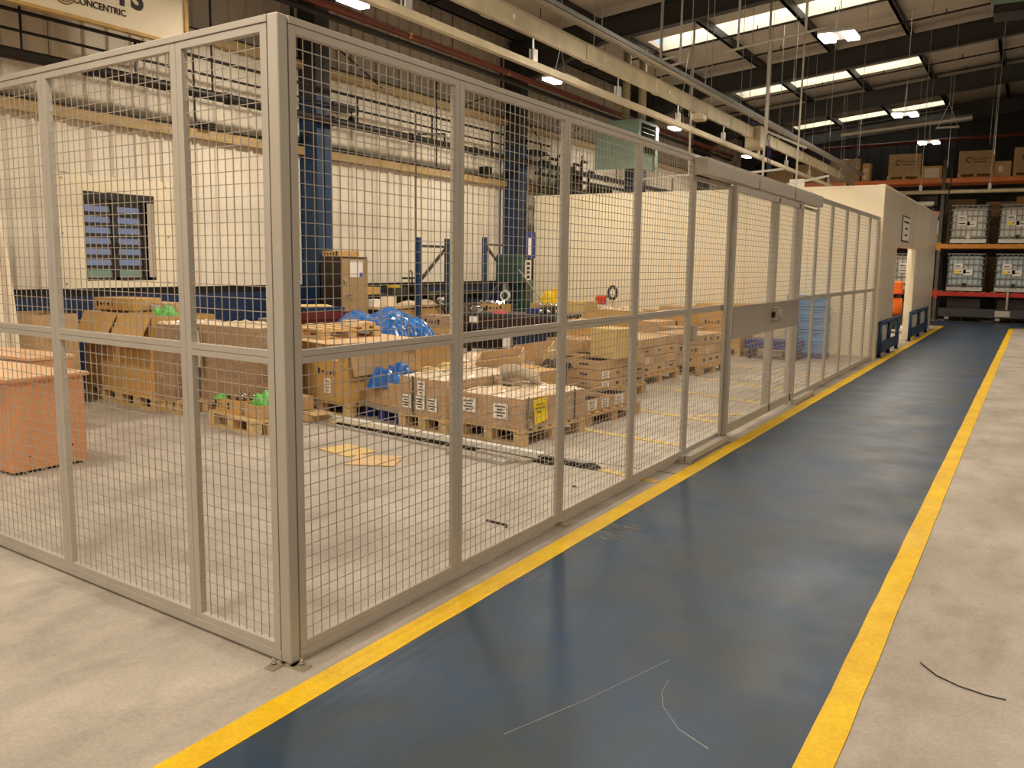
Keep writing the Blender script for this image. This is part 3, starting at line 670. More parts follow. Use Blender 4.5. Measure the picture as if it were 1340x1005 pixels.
# --- carton with blue bag on blue pallet
bp_ = thing('plastic_pallet', 'grey and blue plastic pallet under the carton with blue bag', 'pallet', (-3.12, 4.84, 0), R(-18))
MB().box(-.37, .37, -.36, .36, .11, .15).build('deck', 'steel_lt', bp_, bevel=.006)
for i in range(3):
    for j in range(2): MB().box(-.37+i*.31, -.25+i*.31, -.34+j*.56, -.22+j*.56, 0, .11).build('foot', 'blue_pal', bp_)
t = carton('brown open carton with a blue bag sticking out, behind the fence', -3.14, 4.84, .152, .64, .6, .24, R(-18), 'card', open_=True, labels=[('f', -.15, .17, .12, .07)])
crumple('shiny blue bag bulging out of the brown open carton', -3.2, 4.72, .33, .5, .4, .26, 'blue_bag', 'blue_bag', 'bag', 14, R(10), n=18, sharp=1.6)

# --- wrapped loads near the fence
pallet('pallet under the strapped load with many labels', -2.45, 4.83, .66, 1.1, R(-10), group='wooden pallets')
wrapped('strapped film wrapped carton with four white labels, left one of two near the fence', -2.45, 4.83, .146, .64, 1.08, .37, R(-10), 'wrap_core', labels=[('f', -.21, .06, .13, .13), ('f', -.02, .06, .13, .13), ('f', .15, .06, .13, .13), ('f', .0, .2, .1, .14)], straps=[('f', -.12), ('r', .1)], seed=21)
pallet('pale pallet under the low wrapped load with yellow tag', -1.70, 4.75, .80, 1.0, R(-8), group='wooden pallets')
t = wrapped('low film wrapped load with a yellow tag, right one of two near the fence', -1.70, 4.75, .146, .79, 1.0, .28, R(-8), 'wrap_core', labels=[('f', -.22, .1, .17, .13), ('f', .16, .08, .17, .14)], straps=[('r', -.42), ('r', .3)], seed=22)
MB().add([(.414, -.36, .26), (.414, -.16, .27), (.42, -.15, .06), (.42, -.34, .03)], [(0, 1, 2, 3)]).build('yellow_tag', 'yellow_lb', t)
bb = MB()
for k, (a, b2) in enumerate([(-.32, -.2), (-.33, -.19), (-.31, -.24)]): bb.box(.4185, .4205, a, b2, .21-.035*k, .217-.035*k)
bb.build('tag_print', 'ink', t)
def curl(u, v):
    return (-.2+.4*u, -.14+.3*v, .02+.17*(1-v)**2+.03*math.sin(u*5))
o = MB().grid(curl, 12, 12).build('curled_wrapping', 'paper', None, (-1.86, 5.0, .43), R(20)); o.modifiers.new('s', 'SOLIDIFY').thickness = .004
tag(o, 'curled white paper wrapping standing on the low wrapped load', 'paper')
tag(MB().box(-.1, .1, -.05, .05, 0, .02).build('grey_pad', 'steel_lt', None, (-1.92, 4.86, .45), R(-8)), 'small grey pad on the low wrapped load below the curled paper', 'pad')

# --- divided trays
def tray(label, x, y, z, w_, d_, h_, rz, cells=(8, 5), lab=(), group='divided cardboard trays', hole=True):
    t = carton(label, x, y, z, w_, d_, h_, rz, 'card', group=group, open_=True, labels=lab, name='divided_tray', cat='tray')
    b = MB()
    for i in range(1, cells[0]): u = -w_/2+w_*i/cells[0]; b.box(u-.002, u+.002, -d_/2+.01, d_/2-.01, .012, h_-.03)
    for i in range(1, cells[1]): u = -d_/2+d_*i/cells[1]; b.box(-w_/2+.01, w_/2-.01, u-.002, u+.002, .012, h_-.03)
    stuff(b.build('shaded_divider', 'brown_dk', t))  # card dividers in dark brown, painting in the shade of the cells
    if hole: MB().box(-.06, .06, -d_/2-.002, -d_/2, h_*.45, h_*.62).build('hand_hole', 'ink', t)
    return t
RT = R(-6)
pallet('orange-toned pallet under the four divided trays behind the third panel', -1.68, 5.98, .86, 1.1, RT, m='wood_or', group='wooden pallets', h=.13)
for i, (dx, dy, lb) in enumerate([(-.2, -.27, 'front left divided tray on the orange-toned pallet'), (.2, -.27, 'front right divided tray with white labels on the orange-toned pallet'), (-.2, .27, 'back left divided tray on the orange-toned pallet'), (.2, .27, 'back right divided tray with white labels on the orange-toned pallet')]):
    c_, s_ = math.cos(RT), math.sin(RT)
    tray(lb, -1.68+c_*dx-s_*dy, 5.98+s_*dx+c_*dy, .132, .39, .52, .13, RT, lab=[('r', -.14, .02, .18, .1), ('r', .12, .02, .14, .09)] if dx > 0 else ())
pallet('pallet under the three layer tray stack with the yellowish box', -2.28, 7.45, 1.0, 1.1, RT, group='wooden pallets', m='wood_or')
c_, s_ = math.cos(RT), math.sin(RT)
for L_, z in enumerate((.146, .266, .386)):
    for j, dy in enumerate((-.27, .27)):
        for i, dx in enumerate((-.24, .24)):
            lb = '%s layer, %s %s carton of the tray stack below the yellowish box' % (['bottom', 'middle', 'top'][L_], ['front', 'back'][j], ['left', 'right'][i])
            pos = (-2.28+c_*dx-s_*dy, 7.45+s_*dx+c_*dy, z)
            if L_ == 2: tray(lb, *pos, .47, .53, .112, RT)
            else: carton(lb, *pos, .47, .53, .112, RT, 'card' if (i+j) % 2 else 'card_dk', group='divided cardboard trays', holes=1, tape=False, labels=[('r', -.15, .015, .16, .085)] if i and not j else ())
pass
carton('plain yellowish carton standing on the tray stack', -1.95, 7.4, .492, .38, .42, .36, R(-12), 'card_yel', tape=False, flaps=[('f', .0, 0)][:0])
# open trays tipped in front of the bench
for i, (x, y, z, rz, lb) in enumerate([(-2.6, 5.85, .5, 20, 'tilted empty cardboard tray on a carton behind the curled paper'), (-2.62, 6.6, .52, 10, 'second empty cardboard tray behind the tilted one')]):
    o = carton(lb, x, y, z, .5, .34, .12, R(rz), 'card_lt', open_=True, group='empty cardboard trays'); o.rotation_euler = (R(14), R(-8), R(rz))
carton('orange-brown carton with grey tape behind the curled paper', -2.5, 6.0, 0.1, .9, .6, .36, R(-10), 'card_or', group='big cartons on pallets')
pallet('pallet under the orange-brown carton with grey tape', -2.5, 6.0, .9, .6, R(-10), h=.1, group='wooden pallets')
crumple('crumpled grey-white plastic sheet behind the left wrapped load', -3.2, 6.1, .36, .5, .4, .24, 'wrap_top', 'crumpled_plastic', 'plastic sheeting', 31, n=16, sharp=2)
carton('low brown carton under the crumpled plastic sheet', -3.3, 6.2, 0, .5, .4, .36, R(-10), 'card_or')
crumple('bent pale card and netting in a carton behind the left wrapped load', -3.15, 5.55, .3, .75, .5, .2, 'card_yel', 'bent_card', 'cardboard', 33, n=14, sharp=2)
carton('open carton below the bent pale card', -3.2, 5.65, 0, .7, .42, .3, R(-10), 'card_or', open_=True)
# small dark lumps and part of yellowish box
carton('small yellowish carton right of the empty trays, seen beside the gate-side post', -2.36, 6.55, .46, .12, .2, .16, R(-6), 'card_yel', tape=False)
crumple('dark brown cloth bundle in front of the empty cardboard trays', -2.15, 6.3, .44, .36, .26, .13, 'brown_dk', 'dark_bundle', 'bundle', 35, n=12)

# --- carton stacks further right
def stack(base, nx, ny, nz, cw, cd_, ch, rz, z0, m, lbl, group, labs=()):
    c_, s_ = math.cos(rz), math.sin(rz)
    for k in range(nz):
        for j in range(ny):
            for i in range(nx):
                dx, dy = (i-(nx-1)/2)*(cw+.006), (j-(ny-1)/2)*(cd_+.004)
                row = ['front', 'back'][j] if ny == 2 else (['front', 'middle', 'back'][j] if ny == 3 else '')
                col = ['left', 'right'][i] if nx == 2 else ''
                lay = {2: ['bottom', 'top'], 3: ['bottom', 'middle', 'top'], 4: ['bottom', 'second', 'third', 'top']}[nz][k]
                carton(' '.join((lay+' layer '+row+' '+col+' carton '+lbl).split()), base[0]+c_*dx-s_*dy, base[1]+s_*dx+c_*dy, z0+k*(ch+.006), cw-.006, cd_, ch, rz+random.uniform(-.02, .02), m if (i+j+k) % 3 else 'card_dk', group=group, tape=(k == nz-1), labels=[('r', 0, .02, .08, .08)] if (k == 1 and j == 0) else (), mark=(ch*.5, 0) if k % 2 else None, holes=1 if k % 2 == 0 else 0)
pallet('pallet under the tall carton stack behind the fourth panel', -2.36, 9.1, .8, 1.2, R(-4), group='wooden pallets', m='wood_or')
stack((-2.36, 9.1), 2, 3, 4, .37, .39, .115, R(-4), .146, 'card', 'in the dark-slotted stack behind the fourth panel', 'cartons of the slotted stack')
pallet('pallet under the three layer stack behind the fifth panel', -2.12, 10.65, .86, 1.0, R(-5), group='wooden pallets', m='wood_or')
stack((-2.12, 10.65), 2, 2, 3, .41, .48, .145, R(-5), .146, 'card', 'in the white-labelled stack behind the fifth panel', 'cartons of the labelled stack')
carton('odd wide carton on top, left of the white-labelled stack', -2.6, 11.6, .40, .6, .5, .2, R(-5), 'card_dk', mark=(.1, 0))
carton('plain carton supporting the odd wide carton', -2.6, 11.6, 0, .6, .5, .398, R(-5), 'card')
pallet('pallet under the tall orange carton seen beside the gate', -2.5, 13.62, .9, .72, R(-3), group='wooden pallets')
carton('tall orange carton on a pallet, seen through the gate edge', -2.5, 13.62, .146, .88, .7, .78, R(-3), 'card_or', mark=(.45, -.1), labels=[('f', .38, .32, .05, .1)], group='big cartons on pallets')
carton('dark slotted crate left of the tall orange carton', -3.35, 13.5, .0, .55, .6, .86, R(-3), 'card', holes=2)
carton('stripy orange wooden-looking carton behind the white-labelled stack', -3.1, 12.7, 0, .62, .5, .8, R(-3), 'card_or', mark=(.6, 0))
# big cartons along the enclosure wall
carton('long open carton with white crumpled paper inside, below the red truck handle', -4.1, 12.6, .0, 1.25, .7, .80, R(-6), 'card_or', open_=True, group='big cartons along the enclosure')
crumple('white crumpled paper filling the long open carton', -4.1, 12.55, .70, 1.1, .5, .14, 'wrap_top', 'crumpled_paper', 'paper', 41, n=24, sharp=2.5)
carton('carton left of the long open one, dark slits on its top edge', -5.6, 12.6, 0, .62, .6, .86, R(-6), 'card_or', holes=2, group='big cartons along the enclosure')
carton('smaller carton between the dark-slit carton and the pallet truck', -5.02, 12.75, 0, .4, .5, .92, R(-6), 'card_yel', group='big cartons along the enclosure')
carton('plain tan carton at the right end of the long open one', -3.2, 11.75, 0, .62, .6, .68, R(-6), 'card_lt', group='big cartons along the enclosure')
sheet('pale green-brown board leaning low between the cartons', -4.0, 11.2, .35, .9, .3, R(-8), 'card_yel')
carton('low carton under the pale green-brown board', -4.0, 11.2, 0, .85, .28, .35, R(-8), 'card_or')
carton('low film covered carton left of the yellowish box', -2.9, 8.3, 0, .6, .6, .62, R(-6), 'wrap_core')
# pallet truck
pt = thing('pallet_truck', 'pallet truck with red head and black loop handle by the enclosure wall', 'pallet truck', (-4.96, 13.7, 0), R(0))
MB().box(-.27, -.12, -.45, .5, .08, .14).box(.12, .27, -.45, .5, .08, .14).build('fork', 'red', pt); MB().box(-.2, .2, .42, .56, .1, .55).build('hydraulic_body', 'red', pt, bevel=.02)
MB().box(-.22, .0, -.05, .1, .82, .98).box(-.2, .04, -.03, .08, .96, 1.0).build('head_guard', 'red', pt, bevel=.02)
MB().cyl((.14, 0, .1), (.14, 0, .93), .03, 10).cyl((.02, 0, .5), (.02, 0, 1.0), .014, 8).build('shaft', 'steel_lt', pt, smooth=True)
pts = [(.14+.085*math.sin(t_), 0, 1.06-.125*math.cos(t_)) for t_ in [2*math.pi*k/20 for k in range(21)]]
MB().tube(pts, .03, 8).build('handle_loop', 'black', pt, smooth=True)
MB().cyl((-.2, .5, .08), (-.1, .5, .08), .08, 14).cyl((.1, .5, .08), (.2, .5, .08), .08, 14).build('wheel', 'black', pt)

# --- floor bits: profiles, sheets, stick
def prof(label, p, q, w_, h_, m='steel_lt', g='steel profiles on the floor', z=0):
    o = MB().bar((*p, h_/2+z), (*q, h_/2+z), w_, h_).build('steel_profile', m, None); tag(o, label, 'steel profile', g)
prof('long pale steel profile on the floor in front of the pallets', (-4.75, 4.38), (-.98, 3.88), .075, .05, 'white')
prof('thin dark profile lying along the long pale one', (-3.4, 4.05), (-.8, 3.72), .03, .03, 'pipe_dark')
prof('grey flat profile pointing at the second fence foot', (-3.6, 4.02), (-1.1, 3.6), .06, .02, 'galv')
prof('short galvanised channel beside the flat profile', (-1.75, 3.62), (-1.12, 3.53), .1, .03, 'galv')
prof('second short galvanised channel next to the first', (-1.55, 3.78), (-1.0, 3.66), .1, .03, 'steel_lt')
prof('dark end piece of the long profile', (-1.0, 3.86), (-.55, 3.78), .05, .035, 'black')
crumple('small dark rag at the end of the profiles', -.5, 3.80, 0, .16, .1, .04, 'black', 'dark_rag', 'rag', 51, n=8)
sheet('left one of two flat cardboard pieces lying on the concrete', -2.52, 3.2, .002, .42, .3, R(-14), 'card_yel', 'cardboard pieces on the floor')
sheet('right one of two flat cardboard pieces lying on the concrete', -2.08, 3.03, .002, .4, .36, R(24), 'card_lt', 'cardboard pieces on the floor')
tag(MB().bar((-.42, 2.12, .006), (-.26, 2.1, .006), .012, .012).bar((-.26, 2.1, .006), (-.245, 2.06, .006), .012, .01).build('broken_stick', 'brown_dk', None), 'thin broken dark stick on the concrete behind the second panel', 'stick')
tag(MB().cyl((-.35, 3.2, 0), (-.35, 3.2, .006), .02, 8).build('floor_plug', 'brown_dk', None), 'small round dark plug on the concrete', 'plug')
cw = MB().tube([(x, y, .004) for x, y in [(2.152, 1.409), (2.221, 1.316), (2.306, 1.265), (2.399, 1.238), (2.466, 1.238)]], .0025, 6).build('loose_cable', 'black', None)
tag(cw, 'thin black cable end lying on the concrete right of the walkway', 'cable')

# --- tan cabinet
cb = thing('steel_cabinet', 'tan steel cabinet with a white notice, right of the blue column', 'cabinet', (-6.82, 8.03, 0))
MB().box(-.2, .2, -.31, .31, .06, 1.68).build('shaded_cabinet_body', 'brown_dk', cb, bevel=.004)  # dark brown stands for the shade on the tan cabinet's side
dr = MB().box(.2, .218, -.29, .30, .09, 1.65).build('door', 'tan', cb, bevel=.003)
stuff(MB().cyl((.218, -.2, 1.1), (.25, -.2, 1.1), .018, 8).box(.24, .26, -.21, -.1, 1.09, 1.11).build('door_handle', 'chrome', dr)); del dr.children[0]['kind']; MB().cyl((.218, -.25, 1.32), (.245, -.25, 1.32), .03, 8).build('lock', 'chrome', dr)
MB().box(.2185, .2205, -.14, .18, 1.37, 1.62).build('notice', 'paper', dr); MB().box(.2206, .2215, .1, .175, 1.375, 1.44).build('notice_logo', 'blue_bag', dr)
MB().box(-.18, .18, -.27, .27, 0, .06).build('foot', 'black', cb)
carton('long low carton on top of the tan cabinet', -6.84, 7.98, 1.683, .34, .46, .085, R(0), 'card_or', mark=(.04, 0))

# --- workbench 1 and things
wb = thing('workbench', 'wooden topped workbench against the blue wall, behind the blue plastic heap', 'workbench', (-6.82, 9.55, 0), 0)
MB().box(-.4, .4, -1.18, 1.1, .86, .9).build('bench_top', 'card_lt', wb, bevel=.004)
MB().box(.34, .38, -.92, 1.05, .5, .84).build('front_panel', 'card_or', wb); MB().box(.3, .34, -.93, 1.06, .78, .86).build('apron', 'maroon', wb)
for x in (-.34, .34):
    for y in (-.9, 1.04): MB().box(x-.03, x+.03, y-.03, y+.03, 0, .86).build('leg', 'black', wb)
MB().box(-.35, .3, -.9, -.3, .1, .7).build('dark_cupboard', 'black', wb)
gsh = thing('wall_shelf', 'dark shelf along the blue wall above the workbench', 'shelf', (-7.2, 9.6, 0), 0)
MB().box(-.3, .2, -.85, 3.0, 1.04, 1.07).build('shelf_board', 'steel_dark', gsh); MB().box(-.2, -.17, -.85, 3.0, .9, 1.04).build('back_strip', 'steel_dark', gsh)
for y in (-.8, 1.0, 2.9): MB().box(-.2, .1, y, y+.03, .9, 1.04).build('bracket', 'steel_dark', gsh)
for lb, y, z, w_, d_, h_, m_ in [('small orange carton on the wall shelf near the tan cabinet', 8.98, 1.072, .18, .34, .12, 'card_or'), ('white small box on the workbench near the cabinet', 8.5, .902, .15, .18, .12, 'paper'), ('square cream box on the workbench in the middle', 8.86, .902, .16, .22, .15, 'cream_flat'),
                                   ('grey toolbox on the wall shelf', 9.65, 1.072, .2, .4, .1, 'steel_dark'), ('dark carton on the wall shelf beside the toolbox', 10.2, 1.072, .2, .3, .12, 'brown_dk')]:
    carton(lb, -7.1 if z > 1 else -6.62, y, z, w_, d_, h_, 0, m_, group='small boxes on shelf and bench', tape=False)
tag(MB().box(-.06, .06, -.1, .1, 0, .04).build('yellow_case', 'yellow', None, (-7.1, 9.62, 1.173)), 'small yellow case on the grey toolbox', 'case')
crumple('pale crumpled paper spread along the workbench top', -6.65, 9.75, .9, .36, 1.0, .07, 'wrap_top', 'crumpled_paper', 'paper', 61, n=22, sharp=1.5)
crumple('green cloth on the right half of the workbench', -6.6, 10.25, .9, .22, .3, .08, 'mach_green', 'green_cloth', 'cloth', 62, n=10)
crumple('white plastic bag on the right end of the workbench', -6.7, 10.55, .9, .25, .25, .12, 'paper', 'white_bag', 'bag', 63, n=10)
st = thing('wire_stand', 'small dark metal stand beside the left blue upright frame', 'stand', (-7.0, 9.95, .9), 0)
MB().tube([(0, -.1, 0), (0, -.04, .42)], .012).tube([(0, .1, 0), (0, .04, .42)], .012).build('leg', 'black', st); MB().box(-.05, .05, -.18, .14, .42, .45).build('top_bar', 'black', st)
MB().tube([(0, .05*math.cos(k*.52), .5+.07*math.sin(k*.52)) for k in range(13)], .01, 6).build('hoop', 'black', st)
# blue upright frames
def upright(label, x, y, wd, z1, flip):
    t = thing('upright_frame', label, 'racking frame', (x, y, 0), 0, 'blue racking upright frames')
    MB().box(-.04, .04, 0, .08, 0, z1).build('upright', 'steel_blue', t); MB().box(-.04, .04, wd-.08, wd, 0, z1).build('upright', 'steel_blue', t)
    MB().box(-.02, .02, .08, wd-.08, z1-.16, z1-.12).build('brace', 'steel_dark', t)
    a, b_ = (.08, wd-.08) if flip else (wd-.08, .08)
    MB().bar((0, a, z1-.16), (0, b_, z1-.72), .04, .04).build('brace', 'steel_dark', t); MB().bar((0, b_, z1-.76), (0, a, z1-1.25), .04, .04).build('brace', 'steel_dark', t)
    MB().box(-.06, .06, -.02, .1, 0, .008).box(-.06, .06, wd-.1, wd+.02, 0, .008).build('foot_plate', 'steel_blue', t)
upright('left blue upright frame with diagonal braces against the cream wall', -6.36, 9.28, .92, 2.02, False)
upright('right blue upright frame with one long diagonal, beside the blue column', -6.98, 12.28, .95, 2.12, True)

# --- dark workbench 2 in the middle
w2 = thing('dark_workbench', 'dark workbench loaded with metal parts in the middle of the cage', 'workbench', (-4.5, 9.35, 0), R(8))
MB().box(-1.0, .95, -.4, .4, .8, .85).build('bench_top', 'steel_dark', w2, bevel=.004); MB().box(-1.0, .95, -.4, -.37, .66, .8).build('apron', 'brown_dk', w2)
for x in (-.95, .9):
    for y in (-.35, .35): MB().box(x-.03, x+.03, y-.03, y+.03, 0, .8).build('leg', 'black', w2)
MB().box(-.95, .9, -.35, .35, .3, .33).build('under_shelf', 'brown_dk', w2); MB().box(-.6, -.45, -.402, -.4, .7, .8).build('paper_tag', 'paper', w2)
carton('black bin on the shelf under the dark workbench', -4.9, 9.3, .332, .5, .5, .26, R(8), 'black', tape=False, group='bins under the dark workbench')
carton('dark blue bin under the right half of the dark workbench', -4.1, 9.4, .332, .5, .5, .26, R(8), 'steel_blue', tape=False, group='bins under the dark workbench')
carton('white jar box under the dark workbench', -4.45, 9.05, .332, .12, .12, .16, R(8), 'paper', tape=False)
carton('brown carton beside the right end of the dark workbench', -3.3, 9.4, 0, .34, .4, .8, R(4), 'card_or')
RB2 = R(8)
tr2 = carton('open carton of shiny tubes on the dark workbench', -5.0, 9.45, .852, .55, .3, .12, RB2, 'card_or', open_=True, mark=(.06, .1))
for k in range(5):
    o = MB().cyl((0, 0, 0), (0, 0, .1), .035, 12).cyl((0, 0, .1), (0, 0, .13), .02, 10, .035).build('metal_tube', 'chrome', None, (-5.2+.09*k, 9.44+.015*k, .9)); o.rotation_euler = (R(20), R(25), 0)
    tag(o, 'shiny metal tube sticking out of the open carton on the dark workbench', 'metal part', 'metal tubes in the open carton')
for k, (x, y) in enumerate([(-4.02, 9.3), (-3.9, 9.32), (-3.96, 9.42), (-3.8, 9.4)]):
    t = thing('chrome_cup', 'chrome double cup at the right of the dark workbench', 'metal part', (x, y, .85), 0, 'chrome cups on the dark workbench')
    MB().cyl((0, 0, 0), (0, 0, .08), .04, 12, .03).build('cup_base', 'chrome', t, smooth=True); MB().cyl((0, 0, .08), (0, 0, .18), .03, 12, .045).build('cup_top', 'chrome', t, smooth=True)
crumple('pink cloth on the front edge of the dark workbench', -4.62, 9.1, .85, .2, .14, .07, 'pink', 'pink_cloth', 'cloth', 71, n=10)
crumple('heap of grey metal fittings on the left of the dark workbench', -5.15, 9.1, .85, .5, .25, .12, 'clutter', 'metal_fittings', 'metal part', 72, n=16, sharp=4)
carton('small blue case with yellow edge on the dark workbench', -4.2, 9.45, .852, .26, .16, .08, RB2, 'blue_pal', tape=False, name='blue_case', cat='case')
crumple('bright yellow bag on the right of the dark workbench', -4.02, 9.65, .98, .38, .26, .28, 'yellow', 'yellow_bag', 'bag', 73, n=14, sharp=2)
carton('grey box under the bright yellow bag', -4.0, 9.62, .852, .3, .2, .13, RB2, 'clutter', tape=False)
fn_ = thing('magnifier_lamp', 'round white magnifier lamp on the dark workbench', 'lamp', (-4.75, 9.45, .85), 0)
MB().cyl((0, 0, 0), (0, 0, .2), .012, 8).build('stem', 'black', fn_); MB().cyl((0, -.02, .26), (0, .02, .26), .085, 16).build('head', 'white', fn_)
MB().cyl((0, -.024, .26), (0, -.021, .26), .055, 16).build('lens', 'mach_green', fn_)
# --- green machine
gm = thing('drill_press', 'dark green pillar machine with signs in front of the second blue column', 'machine', (-6.3, 12.25, 0), R(0))
MB().box(-.35, .35, -.3, .35, 0, .12).build('machine_base', 'mach_green', gm, bevel=.01)
MB().cyl((-.12, .12, .12), (-.12, .12, 1.7), .07, 14).build('pillar', 'mach_green', gm, smooth=True)
MB().box(-.25, .3, -.22, .28, 1.25, 1.78).build('machine_head', 'mach_green', gm, bevel=.04); MB().box(.08, .3, .05, .33, .12, 1.3).build('control_column', 'mach_green', gm, bevel=.02)
MB().cyl((-.1, -.1, 1.05), (-.1, -.1, 1.25), .04, 12).build('spindle', 'steel_lt', gm); MB().box(-.3, .15, -.28, .1, .78, .84).build('work_table', 'mach_green', gm)
MB().box(.302, .31, -.02, .2, 1.3, 1.68).build('sign_plate', 'paper', gm)
b = MB()
for k in range(4): b.box(.3105, .313, .04, .14, 1.33+.085*k, 1.39+.085*k)
b.build('sign_symbols', 'ink', gm)
MB().box(.302, .306, .0, .36, 1.72, 2.22).build('blue_board', 'blue_pal', gm); MB().box(.3065, .315, .08, .2, 1.78, 2.1).build('white_plate', 'paper', gm); MB().box(.26, .30, .1, .16, 1.6, 2.2).build('board_post', 'black', gm)
MB().bar((.3, -.25, 1.5), (.45, .3, .95), .02).build('lever', 'steel_lt', gm)

# ================================================================== ENCLOSURE
en = thing('white_enclosure', 'large cream panelled enclosure room at the far end of the fence', 'enclosure')
YE = 14.25; xs = [-6.95, -5.8, -4.65, -3.5, -2.35, -1.2, .03]
for a, b_ in zip(xs, xs[1:]): MB().box(a+.002, b_-.002, YE, YE+.08, 0, 3.02).build('wall_panel', 'cream_flat', en)
MB().box(-6.97, .04, YE-.004, YE+.084, 3.02, 3.06).build('top_trim', 'cream_flat', en); MB().box(-.03, .045, YE-.006, YE+.09, 0, 3.07).build('corner_trim', 'cream_flat', en)
MB().box(-6.95, -.0, YE-.008, YE, 0, .05).build('skirting', 'steel_lt', en)
ysd = [YE+.09, 15.3, 16.4]
for a, b_ in zip(ysd, ysd[1:]): MB().box(-.06, .03, a+.003, b_-.003, 0, 3.04).build('wall_panel', 'cream_side', en)
MB().box(-.06, .03, 16.4, 19.5, 2.05, 3.04).build('header_panel', 'cream_side', en)
MB().box(-.14, .03, 19.5, 19.56, 0, 3.04).build('door_jamb', 'cream_flat', en)
for a, b_ in ((19.56, 21.0), (21.0, 22.2), (22.2, 23.9)): MB().box(-.06, .03, a+.003, b_-.003, 0, 3.06).build('wall_panel', 'cream_side', en)
MB().box(-.08, .04, YE+.09, 23.92, 3.04, 3.075).build('top_trim', 'cream_flat', en)
MB().box(-7.0, -6.92, YE+.08, 23.9, 0, 3.04).build('wall_panel', 'cream_side', en)
ns = thing('notice_sign', 'small framed white notice on the side of the enclosure', 'sign', (.031, 17.42, 2.16))
MB().box(0, .012, -.55, .55, 0, .52).build('sign_frame', 'steel_dark', ns); MB().box(.012, .016, -.51, .51, .03, .49).build('sign_face', 'paper', ns)
b = MB()
for k, (u, v_) in enumerate([(-.38, .38), (-.2, .2), (-.2, .2)]): b.box(.0162, .018, u, v_, .38-.13*k, .42-.13*k)
b.build('print_lines', 'ink', ns)
# barriers
def barrier(label, y0, y1):
    t = thing('guard_rail', label, 'barrier', (.075, 0, 0), 0, 'blue guard rails')
    for y in (y0, (y0+y1)/2, y1):
        MB().cyl((0, y, .008), (0, y, .63), .035, 12).build('post', 'steel_blue', t, smooth=True); MB().box(-.07, .055, y-.07, y+.07, 0, .008).build('base_plate', 'steel_blue', t)
    MB().cyl((0, y0, .63), (0, y1, .63), .04, 12).build('top_rail', 'steel_blue', t, smooth=True); MB().box(.03, .045, y0, y1, .1, .3).build('kick_board', 'steel_blue', t)
barrier('blue guard rail beside the enclosure corner, before its doorway', 14.65, 16.9)
barrier('farther blue guard rail beyond the enclosure doorway', 19.05, 22.4)
tag(MB().cyl((-.0, 19.7, .0), (-.0, 19.7, .18), .1, 12).build('yellow_bollard_foot', 'yellow', None), 'yellow protective foot at the doorway jamb', 'bollard')
# orange machine in the doorway
om = thing('floor_sweeper', 'orange floor machine seen through the enclosure doorway', 'machine', (-.62, 21.8, 0), 0)
MB().cyl((-.3, 0, .62), (.15, 0, .62), .26, 18).build('drum', 'orange', om, smooth=True); MB().box(-.35, .2, -.3, .3, .1, .45).build('chassis', 'black', om, bevel=.03)
MB().box(-.25, .16, -.1, .15, .98, 1.3).build('tank', 'orange', om, bevel=.04); MB().box(.05, .12, -.05, .05, .45, .98).build('mast', 'black', om)
MB().cyl((.2, -.2, .1), (.26, -.2, .1), .1, 12).cyl((.2, .2, .1), (.26, .2, .1), .1, 12).build('wheel', 'white', om)
# blue crates on cart
ct = thing('platform_cart', 'dark blue platform cart with tube handle behind the fence', 'cart', (-1.35, 13.3, 0), R(0))
MB().box(-.6, .35, -.25, .22, .18, .34).build('platform', 'blue_pal', ct, bevel=.01)
MB().tube([(.3, -.22, .3), (.3, -.22, .74), (.24, -.22, .8), (-.05, -.22, .8)], .025, 8).build('handle', 'blue_pal', ct, smooth=True)
for x in (-.5, .28):
    for y in (-.18, .15): MB().cyl((x-.02, y, .09), (x+.02, y, .09), .09, 12).build('wheel', 'black', ct)
tag(MB().box(-1.42, -.68, 13.68, 14.08, 0, .1).build('crate_dolly', 'blue_pal', None, bevel=.01), 'low blue dolly under the light blue crates', 'dolly')
for k in range(5):
    t = thing('plastic_crate', ['bottom light blue crate', 'second light blue crate from the bottom', 'middle light blue crate', 'fourth light blue crate from the bottom', 'top light blue crate'][k]+' of the stack behind the cart', 'crate', (-1.05, 13.88, .101+.206*k), 0, 'light blue crates behind the cart')
    MB().box(-.34, .34, -.18, .18, 0, .195).build('crate_body', 'crate_blue', t, bevel=.008); MB().box(-.352, .352, -.195, .195, .16, .19).build('crate_rim', 'crate_blue', t)
    MB().box(-.28, -.265, -.184, -.18, .03, .14).build('crate_slot', 'steel_blue', t); MB().box(.1, .25, -.184, -.18, .1, .112).build('crate_slot', 'steel_blue', t); MB().box(-.2, .0, -.184, -.18, .04, .05).build('crate_slot', 'steel_blue', t)

# ================================================================== WALL SERVICES
def pipe(label, pts, r, m, name='pipe', cat='pipe', group='pipes along the left wall', hang=None):
    t = thing(name, label, cat, (0, 0, 0), 0, group); MB().tube(pts, r, 12).build('pipe_run', m, t, smooth=True)
    return t
t = pipe('thick black pipe along the left wall below two thin ones', [(-7.02, -11, 3.735), (-7.02, 24, 3.735)], .065, 'pipe_dark')
for y in range(-10, 24, 2):
    MB().cyl((-7.02, y-.04, 3.735), (-7.02, y+.04, 3.735), .08, 12).build('coupling', 'pipe_dark', t); MB().box(-7.03, -7.01, y+.6, y+.63, 3.79, 4.16).build('wall_bracket', 'pipe_dark', t)
pipe('upper thin black pipe on the left wall', [(-7.02, -11, 4.18), (-7.02, 15.0, 4.18)], .022, 'pipe_dark')
pipe('lower thin black pipe on the left wall', [(-7.02, -11, 3.98), (-7.02, 15.0, 3.98)], .016, 'pipe_dark')
